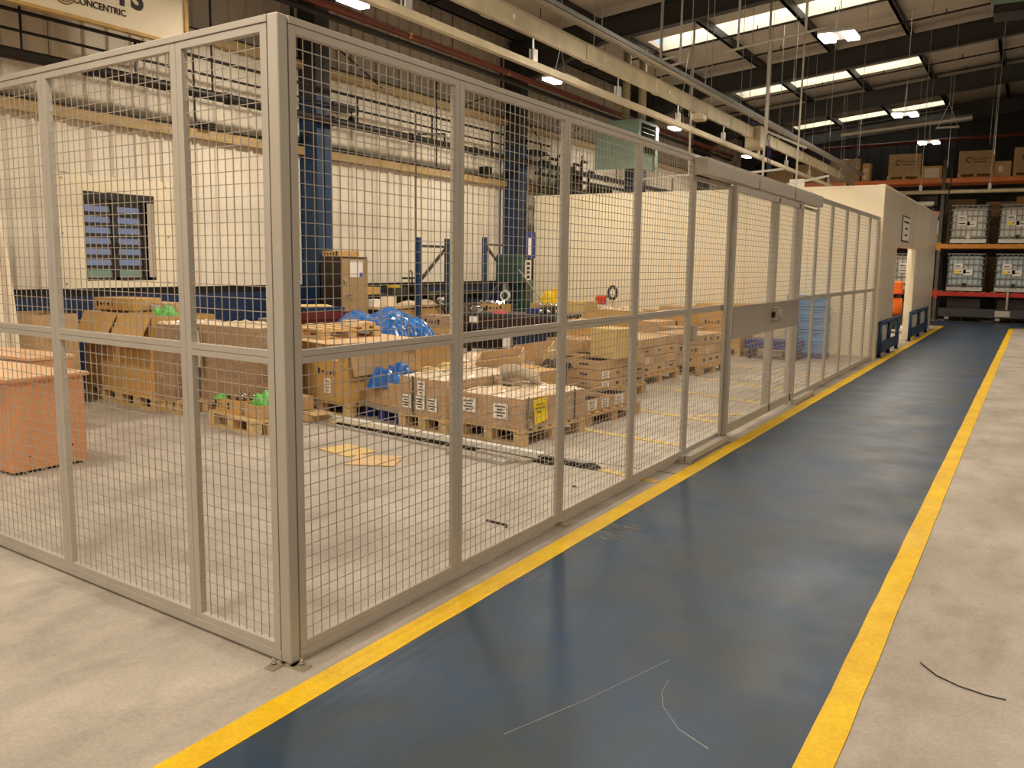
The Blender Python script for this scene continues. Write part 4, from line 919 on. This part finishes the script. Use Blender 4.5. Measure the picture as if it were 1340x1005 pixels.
for y, z0, z1, lb in ((3.23, 3.8, 5.9, 'black hanger rod left of the sign corner'), (5.75, 3.8, 6.0, 'black hanger rod right of the sign'), (10.13, 1.3, 4.15, 'black vertical conduit down to the blue upright frame'), (10.75, 3.3, 4.9, 'thin vertical conduit near the upper timber rail'), (5.45, 3.35, 4.15, 'thin curved cable drop beside the hanger rod'), (15.4, 2.9, 4.9, 'vertical pipe behind the teal heater')):
    tag(MB().cyl((-7.02, y, z0), (-7.02, y, z1), .014, 8).build('hanger_rod', 'pipe_dark', None), lb, 'rod', 'vertical rods on the left wall')
for y0, z0, y1, z1, lb in ((8.6, 5.0, 9.75, 4.56, 'brace rod right of the first blue column'), (12.35, 4.7, 13.8, 5.2, 'brace rod left of the second blue column'), (14.4, 4.9, 15.3, 4.4, 'brace rod right of the second blue column'), (16.8, 4.7, 18.0, 5.2, 'brace rod behind the teal heater')):
    tag(MB().cyl((-7.45, y0, z0), (-7.45, y1, z1), .013, 8).build('brace_rod', 'pipe_dark', None), lb, 'rod', 'diagonal brace rods on the left wall')
br = thing('cable_bracket', 'black bracket arm with pulley right of the first blue column', 'bracket', (-7.2, 8.4, 3.98)); MB().box(-.3, .1, -.25, .35, 0, .08).build('arm', 'black', br); MB().cyl((0, .25, -.12), (0, .3, -.12), .05, 10).build('pulley', 'black', br); MB().bar((0, .27, -.1), (0, .27, .02), .015).build('hook', 'black', br)
br2 = thing('cable_bracket', 'black bracket arm with pulley right of the second blue column', 'bracket', (-7.2, 14.7, 3.98)); MB().box(-.3, .1, -.25, .35, 0, .08).build('arm', 'black', br2); MB().cyl((0, .25, -.12), (0, .3, -.12), .05, 10).build('pulley', 'black', br2)
tag(MB().box(-7.5, -7.35, 12.9, 13.15, 3.42, 3.56).build('junction_box', 'black', None), 'small black junction box on the lower timber rail', 'junction box')
tag(MB().tube([(-7.02, 11.0, 3.8), (-7.02, 11.0, 3.93), (-7.02, 10.2, 3.82)], .018, 8).build('pipe_branch', 'pipe_dark', None), 'short bent pipe branch above the thick black pipe', 'pipe')
tag(MB().tube([(-7.5, 7.0, 3.4), (-7.5, 8.8, 3.42), (-7.5, 10.4, 3.38), (-7.5, 11.6, 3.4), (-7.5, 12.8, 3.41)], .014, 6).build('wall_cable', 'black', None), 'black cable resting on the lower timber rail', 'cable')
tag(MB().box(-7.5, -7.36, 5.9, 6.1, 3.4, 3.45).build('cable_clamp', 'black', None), 'small black clamp on the lower rail above the window', 'clamp')
# sprinkler pipe and dark pipe under
t = pipe('red sprinkler pipe hanging beside the left wall', [(-6.3, -11, 5.12), (-6.3, 26, 5.12)], .055, 'pipe_red', group='overhead pipes')
for y in range(-9, 26, 3):
    MB().cyl((-6.3, y-.03, 5.12), (-6.3, y+.03, 5.12), .06, 12).build('brass_collar', 'brass', t); MB().cyl((-6.3, y+1.2, 5.17), (-6.3, y+1.2, zr(-6.3)-.02), .008, 6).build('hanger', 'pipe_dark', t)
pipe('dark pipe running below the red sprinkler pipe', [(-6.36, -11, 5.0), (-6.36, 26, 5.0)], .045, 'pipe_dark', group='overhead pipes')
# busbar trunking
bt = thing('busbar_trunking', 'cream overhead busbar trunking running down the hall', 'trunking')
y = -11.0; k = 0
while y < 27:
    y1 = min(y+2.4, 27.2); MB().box(-2.83, -2.76, y+.01, y1-.01, 4.21, 4.42).build('trunking_section', 'busbar', bt, bevel=.006)
    MB().box(-2.765, -2.752, y+.02, y1-.02, 4.40, 4.43).box(-2.765, -2.752, y+.02, y1-.02, 4.20, 4.22).build('edge_lip', 'busbar', bt)
    MB().box(-2.84, -2.75, y1-.1, y1+.1, 4.2, 4.435).build('joint_cover', 'busbar', bt, bevel=.01)
    MB().box(-2.76, -2.752, y+.45, y+.50, 4.29, 4.34).build('inspection_plate', 'paper', bt)
    MB().cyl((-2.8, y+.2, 4.42), (-2.8, y+.2, zr(-2.8)-.02), .006, 6).build('hanger', 'galv', bt)
    MB().cyl((-2.8, y+1.0, 4.2), (-2.8, y+1.0, 4.06), .01, 6).box(-2.83, -2.815, y+.95, y+1.05, 3.945, 4.08).box(-2.785, -2.77, y+.95, y+1.05, 3.945, 4.08).build('link', 'galv', bt)
    y = y1; k += 1
MB().box(-2.95, -2.62, 15.9, 16.3, 4.02, 4.46).build('tap_off_box', 'busbar', bt, bevel=.02)
MB().box(-2.8, -2.6, 12.2, 12.45, 4.05, 4.17).build('tap_off_box', 'busbar', bt, bevel=.02)
b = MB()
for dx in (-.03, 0, .03): b.tube([(-2.72+dx, 15.4, 4.46), (-2.68+dx, 15.9, 4.5), (-2.66+dx, 16.5, 4.4), (-2.66+dx, 16.7, 4.1), (-2.66+dx, 16.8, 3.6)], .008, 6)
b.build('blue_cable', 'blue_pal', bt)
rl = thing('lighting_rail', 'cream ribbed rail hanging under the busbar trunking', 'rail')
MB().box(-2.82, -2.76, -11, 27, 3.87, 3.9).build('rail_body', 'busbar', rl, bevel=.004); MB().box(-2.81, -2.77, -11, 27, 3.9, 3.945).build('rail_top', 'busbar', rl, bevel=.004); MB().box(-2.825, -2.755, -11, 27, 3.86, 3.87).build('rail_lip', 'busbar', rl)
ctr = thing('cable_tray', 'galvanised cable tray above the busbar trunking', 'cable tray')
MB().box(-2.56, -2.44, -11, 27, 4.475, 4.485).box(-2.45, -2.44, -11, 27, 4.46, 4.54).box(-2.56, -2.55, -11, 27, 4.46, 4.54).build('tray', 'galv', ctr)
for y in range(-10, 27, 2): MB().cyl((-2.5, y, 4.48), (-2.5, y, zr(-2.5)-.02), .005, 6).build('hanger', 'galv', ctr)
# hanging white pipe droppers
def drop(label, segs, r=.022, m='galv', group='suspended conduit drops'):
    t = thing('conduit_drop', label, 'conduit', (0, 0, 0), 0, group)
    for s_ in segs: MB().tube(s_, r, 8).build('conduit', m, t, smooth=True)
    return t
drop('white conduit drop with a short horizontal arm above the fourth panel', [[(-3.8, 15, zr(-3.8)-.1), (-3.8, 15, 3.42)], [(-4.9, 15, 3.39), (-3.74, 15, 3.45)]], m='white')
drop('white conduit with horizontal bars in front of the rack boxes', [[(-3.34, 15, 3.39), (-1.91, 15, 3.48)], [(-2.3, 15, 3.1), (-1.06, 15, 3.32)], [(-2.3, 15, zr(-2.3)-.05), (-2.3, 15, 3.1)], [(-2.3, 15, 4.22), (-1.5, 15, 3.85)]], m='white')
drop('tall thin white conduit drop to the right of the trunking tap-off box', [[(-1.64, 15, zr(-1.64)-.05), (-1.66, 15, 3.1)]], r=.018, m='white')
drop('long white tube hanging across under the rooflights', [[(-2.82, 14, 5.53), (-1.05, 14, 5.75)], [(-2.0, 14, 5.62), (-2.0, 14, 4.0)], [(-1.4, 14, 5.7), (-1.4, 14, zr(-1.4)-.02)], [(-2.6, 14, 5.55), (-2.6, 14, zr(-2.6)-.02)]], m='white')
drop('short upper white tube left under the rooflight', [[(-4.4, 14, 5.46), (-3.78, 14, 5.56)], [(-4.1, 14, 5.5), (-4.1, 14, zr(-4.1)-.02)]], m='white')
drop('short lower white tube left under the rooflight', [[(-4.05, 14, 5.36), (-3.58, 14, 5.44)], [(-3.7, 14, 5.42), (-3.7, 14, zr(-3.7)-.02)]], m='white')
for i, (x, y) in enumerate([(-2.4, 11), (-1.2, 12.5), (-.9, 17), (.4, 16), (.5, 20), (-1.9, 19), (-.4, 22), (1.2, 22), (1.5, 18), (-3.4, 17)]):
    tag(MB().cyl((x, y, 4.6 if i % 2 else 3.9), (x, y, zr(x)-.02), .005, 6).build('hanging_wire', 'galv', None), ['thin roof wire crossing the busbar trunking, leftmost of the hanging roof wires', 'thin roof wire just left of the largest twin panel light', 'thin roof wire just right of the largest twin panel light, reaching low', 'thin roof wire right of the middle light, ending at mid height', 'thin roof wire hanging down beside the rack upright near the enclosure', 'thin roof wire left of the largest twin panel light, reaching down to the far rafters', 'thin roof wire above the right side of the enclosure, passing the smallest light', 'left one of two thin roof wires at the right edge, above the tank racks', 'right one of two thin roof wires at the right edge, above the tank racks', 'thin roof wire right of the trunking, second of the wires from the left'][i], 'wire', 'thin wires hanging from the roof')
hs = thing('hanging_sign', 'small white hanging sign above the fence near the enclosure', 'sign', (-1.66, 15.0, 2.98)); MB().box(-.12, .16, -.01, .01, 0, .3).build('sign_face', 'paper', hs); MB().box(-.06, .14, -.012, -.01, .08, .12).build('print_lines', 'ink', hs)
# heater
ht = thing('unit_heater', 'teal warm air heater cabinet on the left wall beyond the fence', 'heater', (-5.75, 16.3, 3.72))
MB().box(-.55, .5, -.5, .6, .2, 1.05).build('casing', 'teal', ht, bevel=.01)
MB().box(-.55, .5, -.5, -.46, 0, .2).box(.46, .5, -.5, .6, 0, .2).build('skirt', 'teal', ht)
gr = MB().box(.5, .515, -.36, .36, .35, .98).build('grille_opening', 'void', ht)
for k in range(6): MB().box(.515, .525, -.36, .36, .38+.1*k, .39+.1*k).build('grille_bar', 'pipe_dark', gr)
MB().box(.5, .53, .4, .58, .1, 1.0).build('end_panel', 'teal', ht)
MB().cyl((0, -.1, 1.05), (0, -.1, 2.6), .09, 14).cyl((.3, .1, 1.05), (.3, .1, 2.6), .09, 14).build('flue', 'busbar', ht, smooth=True)
pr_ = thing('pipe_manifold', 'dark clutter of pipework and valves below the teal heater', 'pipework', (-7.12, 17.0, 3.1))
for k in range(7): MB().tube([(0, -2.2+.4*k, .0), (0, -2.2+.4*k, .75+.1*(k % 3)), (.0, -1.9+.4*k, .75+.1*(k % 3))], .03, 8).build('riser', 'pipe_dark', pr_)
for z in (.2, .45, .65): MB().cyl((.1, -2.6, z), (.1, 3.0, z), .035, 8).build('header', 'pipe_dark', pr_)
MB().box(-.3, .0, -.8, -.2, -1.5, .6).build('control_box', 'brown_dk', pr_); MB().box(-.3, .0, .8, 1.6, -2.0, .5).build('control_box', 'steel_dark', pr_)
hb = thing('unit_heater', 'greenish unit heater hanging at the top right near the roof', 'heater', (1.95, 17.0, 6.42)); MB().box(-.65, 1.2, -.5, .3, 0, .72).build('casing', 'teal', hb, bevel=.02); MB().box(-.6, 1.1, -.5, .2, -.15, 0).build('louvre_outlet', 'steel_dark', hb)
for x in (-.5, 1.0): MB().cyl((x, 0, .72), (x, 0, zr(1.95+x)-6.43), .02, 6).build('hanger', 'galv', hb)

# ================================================================== CONCENTRIC SIGN
sg = thing('company_sign', 'large cream sign board reading CONCENTRIC with a ring logo, top left', 'sign', (-6.6, 0, 4.136))
MB().box(-.05, .0, 2.0, 4.99, .03, 1.25).build('sign_face', 'sign', sg)
MB().box(-.06, .02, 2.0, 5.04, 0, .035).box(-.06, .02, 4.99, 5.04, .035, 1.25).box(-.06, .02, 2.0, 5.04, 1.25, 1.29).build('sign_frame', 'ply', sg)
o_ = text('CONCENTRIC', .098, 'ink', sg, (.004, 3.885, .165), (HP, 0, HP), bold=.002); o_.scale = (1.0, 1, 1)
text('TS', .36, 'ink', sg, (.004, 4.24, .285), (HP, 0, HP), bold=.012)
for k, (r1, a0, a1) in enumerate([(.125, 110, 330), (.098, 120, 350), (.07, 100, 320)]):
    MB().tube([(.006, 3.47+r1*math.cos(R(a)), .25+r1*math.sin(R(a))) for a in range(a0, a1+1, 10)], .007, 6).build('logo_ring', 'card_in', sg)
for y in (2.4, 4.6): MB().cyl((-.03, y, 1.29), (-.03, y, 2.3), .01, 6).build('hanger', 'pipe_dark', sg)

# ================================================================== RACKS at the far end
YR = 28.5
def rpost(x, lb, zt=5.0):
    t = thing('pallet_rack', lb, 'pallet rack', (x, YR, 0), 0, 'far pallet rack frames')
    for yy in (0, 1.05): MB().box(-.05, .05, yy-.04, yy+.04, 0, zt).build('upright', 'rack_post', t)
    for k in range(4): MB().bar((0, .04, .3+.95*k), (0, 1.01, .3+.95*(k+.9)), .03).build('brace', 'rack_post', t)
    MB().box(-.06, .06, -.06, .06, .72, .98).build('clip', 'rack_red', t); MB().box(-.06, .06, -.06, .06, 2.2, 2.45).build('clip', 'rack_yel', t)
for x, lb in ((-8.3+2.3, 'rack upright frame behind the enclosure, far left'), (-3.15, 'rack upright frame behind the enclosure roof line'), (-.3, 'rack upright frame just right of the enclosure'), (2.55, 'rack upright frame at the right edge of the view'), (5.4, 'rack upright frame right of the view')): rpost(x, lb, 5.0 if x > -1 and x < 1 else 4.43)
def rbeam(x0, x1, z, m, lb, h=.13):
    for yy, s_ in ((-.04, 'front'), (1.05, 'rear')):
        o = MB().box(x0+.05, x1-.05, YR+yy-.025, YR+yy+.025, z-h, z).build('rack_beam', m, None); tag(o, s_+' '+lb, 'rack beam', 'far pallet rack beams')
bays = [(-6.0, -3.15, 'left hidden bay'), (-3.15, -.3, 'bay behind the enclosure'), (-.3, 2.55, 'bay of the liquid tanks'), (2.55, 5.4, 'bay right of the view')]
for x0, x1, n in bays:
    rbeam(x0, x1, 4.42, 'rack_or', 'orange top beam, '+n); rbeam(x0, x1, 2.40, 'rack_yel', 'amber middle beam, '+n); rbeam(x0, x1, .92, 'rack_red', 'red low beam, '+n)
rbeam(-3.15, -.3, 3.42, 'rack_or', 'orange upper middle beam, bay behind the enclosure')
lz = thing('hanging_duct', 'pale horizontal pipe in front of the rack top beams', 'pipe', (0, 28, 3.98)); MB().cyl((-3.0, 0, 0), (9, 0, 0), .06, 12).build('pipe_run', 'busbar', lz, smooth=True)
for x in (-.9, 1.0): MB().cyl((x, 0, .0), (x, 0, .22), .05, 8).cyl((x, 0, .2), (x, 0, 3.2), .008, 6).build('hanger', 'white', lz)
# board decks
for z, x0, x1, lb in ((4.422, -6, 5.4, 'pale deck boards of the top rack level'), (2.402, -6, 5.4, 'deck boards of the tank rack level'), (.922, -6, 5.4, 'deck boards of the lowest rack level')):
    d = thing('rack_deck', lb, 'deck', (0, YR, z), 0, 'rack decks')
    for i in range(int((x1-x0)/.3)): MB().box(x0+.3*i+.05, x0+.3*i+.2, .0, 1.0, 0, .015).build('deck_board', 'wood_or', d)
# IBC tank
def ibc(label, x, z, tank='ibc', lab=1, group='caged liquid tanks on the racks'):
    t = thing('caged_tank', label, 'liquid tank', (x, YR+.45, z), 0, group)
    MB().box(-.5, .5, -.5, .5, .02, .14).build('pallet_base', 'galv', t)
    MB().box(-.48, .48, -.47, .47, .15, 1.1).build('tank', tank, t, bevel=.09)
    MB().cyl((0, 0, 1.1), (0, 0, 1.15), .12, 14).build('lid', 'red' if lab == 3 else 'black', t)
    b = MB(); e = .515; r_ = .012
    for k in range(8):
        u = -e+2*e*k/7
        for yy in (-e, e): b.bar((u, yy, .1), (u, yy, 1.16), r_*2)
        for xx in (-e, e): b.bar((xx, u, .1), (xx, u, 1.16), r_*2)
    for zz in (.2, .42, .64, .84, 1.02, 1.16):
        b.bar((-e, -e, zz), (e, -e, zz), r_*2.4); b.bar((-e, e, zz), (e, e, zz), r_*2.4); b.bar((-e, -e, zz), (-e, e, zz), r_*2.4); b.bar((e, -e, zz), (e, e, zz), r_*2.4)
    b.build('cage', 'cage', t)
    MB().cyl((0, -.54, .2), (0, -.46, .2), .07, 12).cyl((0, -.58, .2), (0, -.54, .2), .045, 12).build('valve', 'black' if lab != 1 else 'white', t)
    l = MB().box(-.32, -.08, -.535, -.528, .72, .86).box(-.32, .02, -.535, -.528, .55, .7).box(-.06, .2, -.535, -.528, .5, .68).build('paper_label', 'paper', t)
    MB().box(-.28, -.14, -.538, -.5355, .77, .8).box(-.28, -.1, -.538, -.5355, .6, .63).box(0, .14, -.538, -.5355, .58, .6).build('print_lines', 'ink', l)
    if lab == 2: MB().box(-.3, -.16, -.54, -.536, .56, .64).build('yellow_sticker', 'yellow_lb', t)
for z, nm in ((2.42, 'upper'), (.94, 'lower')):
    ibc(nm+' level caged tank right beside the rack upright near the enclosure', .5, z, 'ibc_w' if z > 2 else 'ibc', 1 if z > 2 else 2)
    ibc(nm+' level caged tank at the right edge of the picture', 1.83, z, 'ibc_w' if z > 2 else 'ibc', 2)
    ibc(nm+' level caged tank seen through the enclosure doorway, right', -1.1, z, 'ibc_w', 1)
    ibc(nm+' level caged tank behind the enclosure, left', -2.3, z, 'ibc_w', 3)
for i, (x, z, w_, h_) in enumerate([(-1.1, .0, 1, .1), (.5, 0, 1, .1)]): pass
def logo_box(label, x, w_, h_, z=4.56, logo=True, m='card_dk', d=.9):
    t = carton(label, x, YR+.5, z, w_, d, h_, 0, m, group='cartons on the top rack level', tape=False)
    if logo:
        y = -d/2-.006; r1 = .07; cx = -w_*.2; cz = h_*.6
        MB().tube([(cx+r1*math.cos(R(a)), y, cz+r1*math.sin(R(a))) for a in range(50, 311, 20)], .014, 5).build('logo_ring', 'ink', t)
        text('CONCENTRIC', .085, 'ink', t, (w_*.13, y, cz-.0), (HP, 0, 0)); MB().box(-.06, w_*.3, y-.001, y, cz-.08, cz-.06).build('print_lines', 'ink', t)
    return t
def rpal(lb, x, z=4.44): pallet(lb, x, YR+.5, 1.0, 1.0, 0, z, .12, 'wood_or', group='pallets on the racks')
rpal('pallet under the left logo carton on the top rack', -1.48); logo_box('big brown carton with ring logo above the enclosure corner', -1.48, .95, .68)
rpal('pallet under the middle logo carton on the top rack', .55); logo_box('big brown carton with ring logo right of the rack upright', .55, .98, .68)
rpal('pallet under the right logo carton on the top rack', 2.05); logo_box('big brown carton with ring logo at the right picture edge', 2.05, 1.0, .72)
t = carton('orange carton with rows of white labels beside the rack upright', -.68, YR+.35, 4.44, .58, .5, .4, 0, 'card_or', group='cartons on the top rack level', tape=False, labels=[('f', -.16+.105*k, .04+.15*j, .09, .13) for k in range(4) for j in range(2)])
carton('plain tan carton with one label between two logo cartons', 1.27, YR+.35, 4.44, .45, .5, .46, 0, 'card', group='cartons on the top rack level', tape=False, labels=[('f', -.05, .15, .1, .16)])
wrapped('brown film wrapped load on the top rack left of the orange carton', -3.3, YR+.5, 4.44, .95, .8, .72, 0, 'wrap_dark', seed=55)
carton('tall narrow orange carton beside the wrapped load on the top rack', -2.63, YR+.25, 4.44, .24, .4, .56, 0, 'card_or', group='cartons on the top rack level', tape=False, labels=[('f', 0, .28, .12, .12), ('f', -.02, .06, .07, .14)])
logo_box('dark carton further left on the top rack, behind the trunking', -4.4, .95, .6, 4.44, False); logo_box('leftmost dark carton on the top rack', -5.4, .9, .5, 4.44, False)
carton('pale goods lying on the upper middle beam left of the upright', -.95, YR+.25, 3.62, .8, .3, .12, 0, 'steel_lt', tape=False); carton('white wrapped goods below the upper middle beam', -.43, YR+.3, 2.72, .14, .4, .42, 0, 'paper', tape=False)
carton('flat pale carton under the white wrapped goods', -.43, YR+.3, 2.42, .14, .4, .298, 0, 'card_dk', tape=False)
for i, x in enumerate((-1.6, -.75)):
    carton(['dark green goods under the left part of the top beams', 'dark green goods under the top beams near the upright'][i], x, YR+.75, 3.63, .5, .4, .3, 0, 'rack_post', tape=False)
for i, (x, z, h_, m_) in enumerate([(.1, 3.0, 1.1, 'card_dk'), (1.25, 3.0, 1.0, 'card'), (2.1, 3.1, 1.05, 'card_or'), (.9, 1.5, .75, 'card_dk'), (-1.7, 3.0, .9, 'card_dk')]):
    carton(['grey-brown carton in the back rack row above the left tank', 'plain carton in the back rack row between the upper tanks', 'orange carton in the back rack row at the right edge', 'carton in the back rack row between the lower tanks', 'carton in the back rack row behind the enclosure'][i], x, YR+2.2, z-.6, .84, .9, h_+.4, 0, m_, tape=False, group='cartons in the back rack row')
for z, nm, m_ in ((2.39, 'upper', 'rack_or'), (.89, 'lower', 'rack_red')):
    tag(MB().box(-3, 5, YR+1.6, YR+2.7, z-.12, z).build('rack_shelf', m_, None), nm+' orange shelf level of the back rack row', 'rack shelf', 'back rack row shelves')
# low dark trolley and pallets under rack
tl = thing('long_trolley', 'long low dark steel trolley under the red rack beam', 'trolley', (2.4, 28.2, 0))
MB().box(-2.55, 3.0, -.12, .12, .17, .42).build('side_beam', 'steel_dark', tl); MB().box(-.98, -.58, -.125, -.12, .2, .38).build('faded_emblem', 'steel_lt', tl)
for x in (-2.3, -.9, 2.5): MB().cyl((x, -.05, .08), (x, .05, .08), .08, 12).build('wheel', 'black', tl); MB().box(x-.06, x+.06, -.06, .06, .08, .17).build('castor_fork', 'steel_lt', tl)
tag(MB().cyl((1.72, 28.15, .42), (1.72, 28.15, 1.0), .035, 12).build('steel_post', 'steel_lt', None), 'pale upright post standing on the long low trolley', 'post')
for i, x in enumerate((-2.2, -1.0, .5, 1.9)):
    carton(['dark load under the lowest beam, far left', 'dark load under the lowest beam behind the doorway', 'dark load under the lowest beam, right of the upright', 'dark load under the lowest beam at the right edge'][i], x, YR+.6, .43, .95, .7, .28, 0, 'brown_dk', tape=False, group='dark loads under the racks')
    pallet(['dark pallet on the floor, far left under the racks', 'dark pallet on the floor behind the doorway', 'dark pallet on the floor right of the upright', 'dark pallet on the floor at the right edge'][i], x, YR+.6, 1.0, .8, 0, 0, .13, 'brown_dk', group='pallets on the racks')
    carton(['dark base goods, far left', 'dark base goods behind the doorway', 'dark base goods right of the upright', 'dark base goods at the right edge'][i]+' under the racks', x, YR+.6, .132, .95, .7, .296, 0, 'brown_dk', tape=False, group='dark loads under the racks')
# overhead pipes near the racks
rp = thing('red_main_pipe', 'red sprinkler main crossing the hall above the racks', 'pipe', (0, 30.2, 5.68)); MB().cyl((-6.2, 0, 0), (12, 0, .45), .06, 12).build('pipe_run', 'pipe_red', rp, smooth=True)
for x in range(-5, 12, 2): MB().cyl((x, 0, .15), (x, 0, 1.2), .008, 6).build('hanger', 'pipe_dark', rp)
dc = thing('foil_duct', 'silvery flexible duct below the roof above the racks', 'duct', (0, 29.2, 6.05)); MB().cyl((-3.6, 0, 0), (.3, 0, .3), .1, 14).build('duct_run', 'galv', dc)
for k in range(12): MB().cyl((-3.6+.32*k, 0, .025*k), (-3.57+.32*k, 0, .025*k), .11, 14).build('duct_band', 'galv', dc)
pj = thing('ceiling_bracket', 'wire lamp bracket hanging near the middle rooflight', 'bracket', (-.1, 26, 5.6)); MB().box(-.3, .3, -.05, .05, 0, .05).build('bar', 'galv', pj); MB().tube([(-.25, 0, .05), (0, 0, .7), (.25, 0, .05)], .01, 6).cyl((0, 0, .7), (0, 0, 1.5), .008, 6).build('hanger', 'galv', pj)
tag(MB().tube([(-.1, 26.05, 5.62), (.12, 26.05, 4.4), (.0, 26.2, 3.2)], .02, 6).build('black_cable', 'black', None), 'thick black cable hanging in front of the rack upright', 'cable')

# ================================================================== LIGHTS
def light(label, x, y, z=4.8, rz=0, lamp=True, pw=1.0):
    t = thing('high_bay_light', label, 'ceiling light', (x, y, z), rz, 'twin panel high bay lights')
    MB().box(-.25, .25, -.24, .24, .035, .07).build('light_housing', 'white', t, bevel=.01)
    for s_ in (-1, 1): MB().box(s_*.16-.08, s_*.16+.08, -.22, .22, .0, .034).build('led_panel', 'led', t)
    MB().tube([(0, -.22, .07), (0, 0, .6)], .005, 6).tube([(0, .22, .07), (0, 0, .6)], .005, 6).cyl((0, 0, .6), (0, .35 if y == 17.8 else 0, zr(x)-z-.02), .005, 6).build('suspension_wire', 'galv', t)
    ld = bpy.data.lights.new('lamp', 'AREA'); ld.shape = 'RECTANGLE'; ld.size = .44; ld.size_y = .44; ld.energy = LAMP_POWER*pw; ld.color = LAMP_COLOR
    lo = bpy.data.objects.new('lamp', ld); COL.objects.link(lo); lo.parent = t; lo.location = (0, 0, -.02)
    return t
for y, lb in ((-5.6, 'unseen twin panel light added to the left row, farthest behind the viewpoint'), (.4, 'unseen twin panel light added to the left row, beside the viewpoint'), (6.43, 'big bright twin panel light at the top edge, nearest of the left row'), (11.7, 'twin panel light above the second fence panel, second of the left row'), (17.8, 'twin panel light right of the teal heater, third of the left row'), (23.8, 'small twin panel light above the gate track, fourth of the left row')):  # first two are out of view, added to light the hall
    light(lb, -5.04, y)
for y, lb in ((-8.0, 'unseen twin panel light added to the right row, farthest behind the viewpoint'), (-1.5, 'unseen twin panel light added to the right row above the viewpoint'), (4.8, 'unseen twin panel light added to the right row above the walkway, out of view'), (10.91, 'largest twin panel light at top right, nearest of the right row'), (18.1, 'middle twin panel light of the right row'), (22.8, 'smallest twin panel light of the right row, above the racks')):  # first three are unseen, added for their light
    light(lb, -.22 if y > 10.8 else -.2, y)
for y, lb in ((-7.0, 'unseen twin panel light of the added far right row, farthest behind'), (0., 'unseen twin panel light of the added far right row, beside the viewpoint'), (7., 'unseen twin panel light of the added far right row, second ahead'), (14., 'unseen twin panel light of the added far right row, third ahead'), (21., 'unseen twin panel light of the added far right row, last ahead')):  # whole row lies out of view, added as extra hall lighting
    light(lb, 5.0, y)
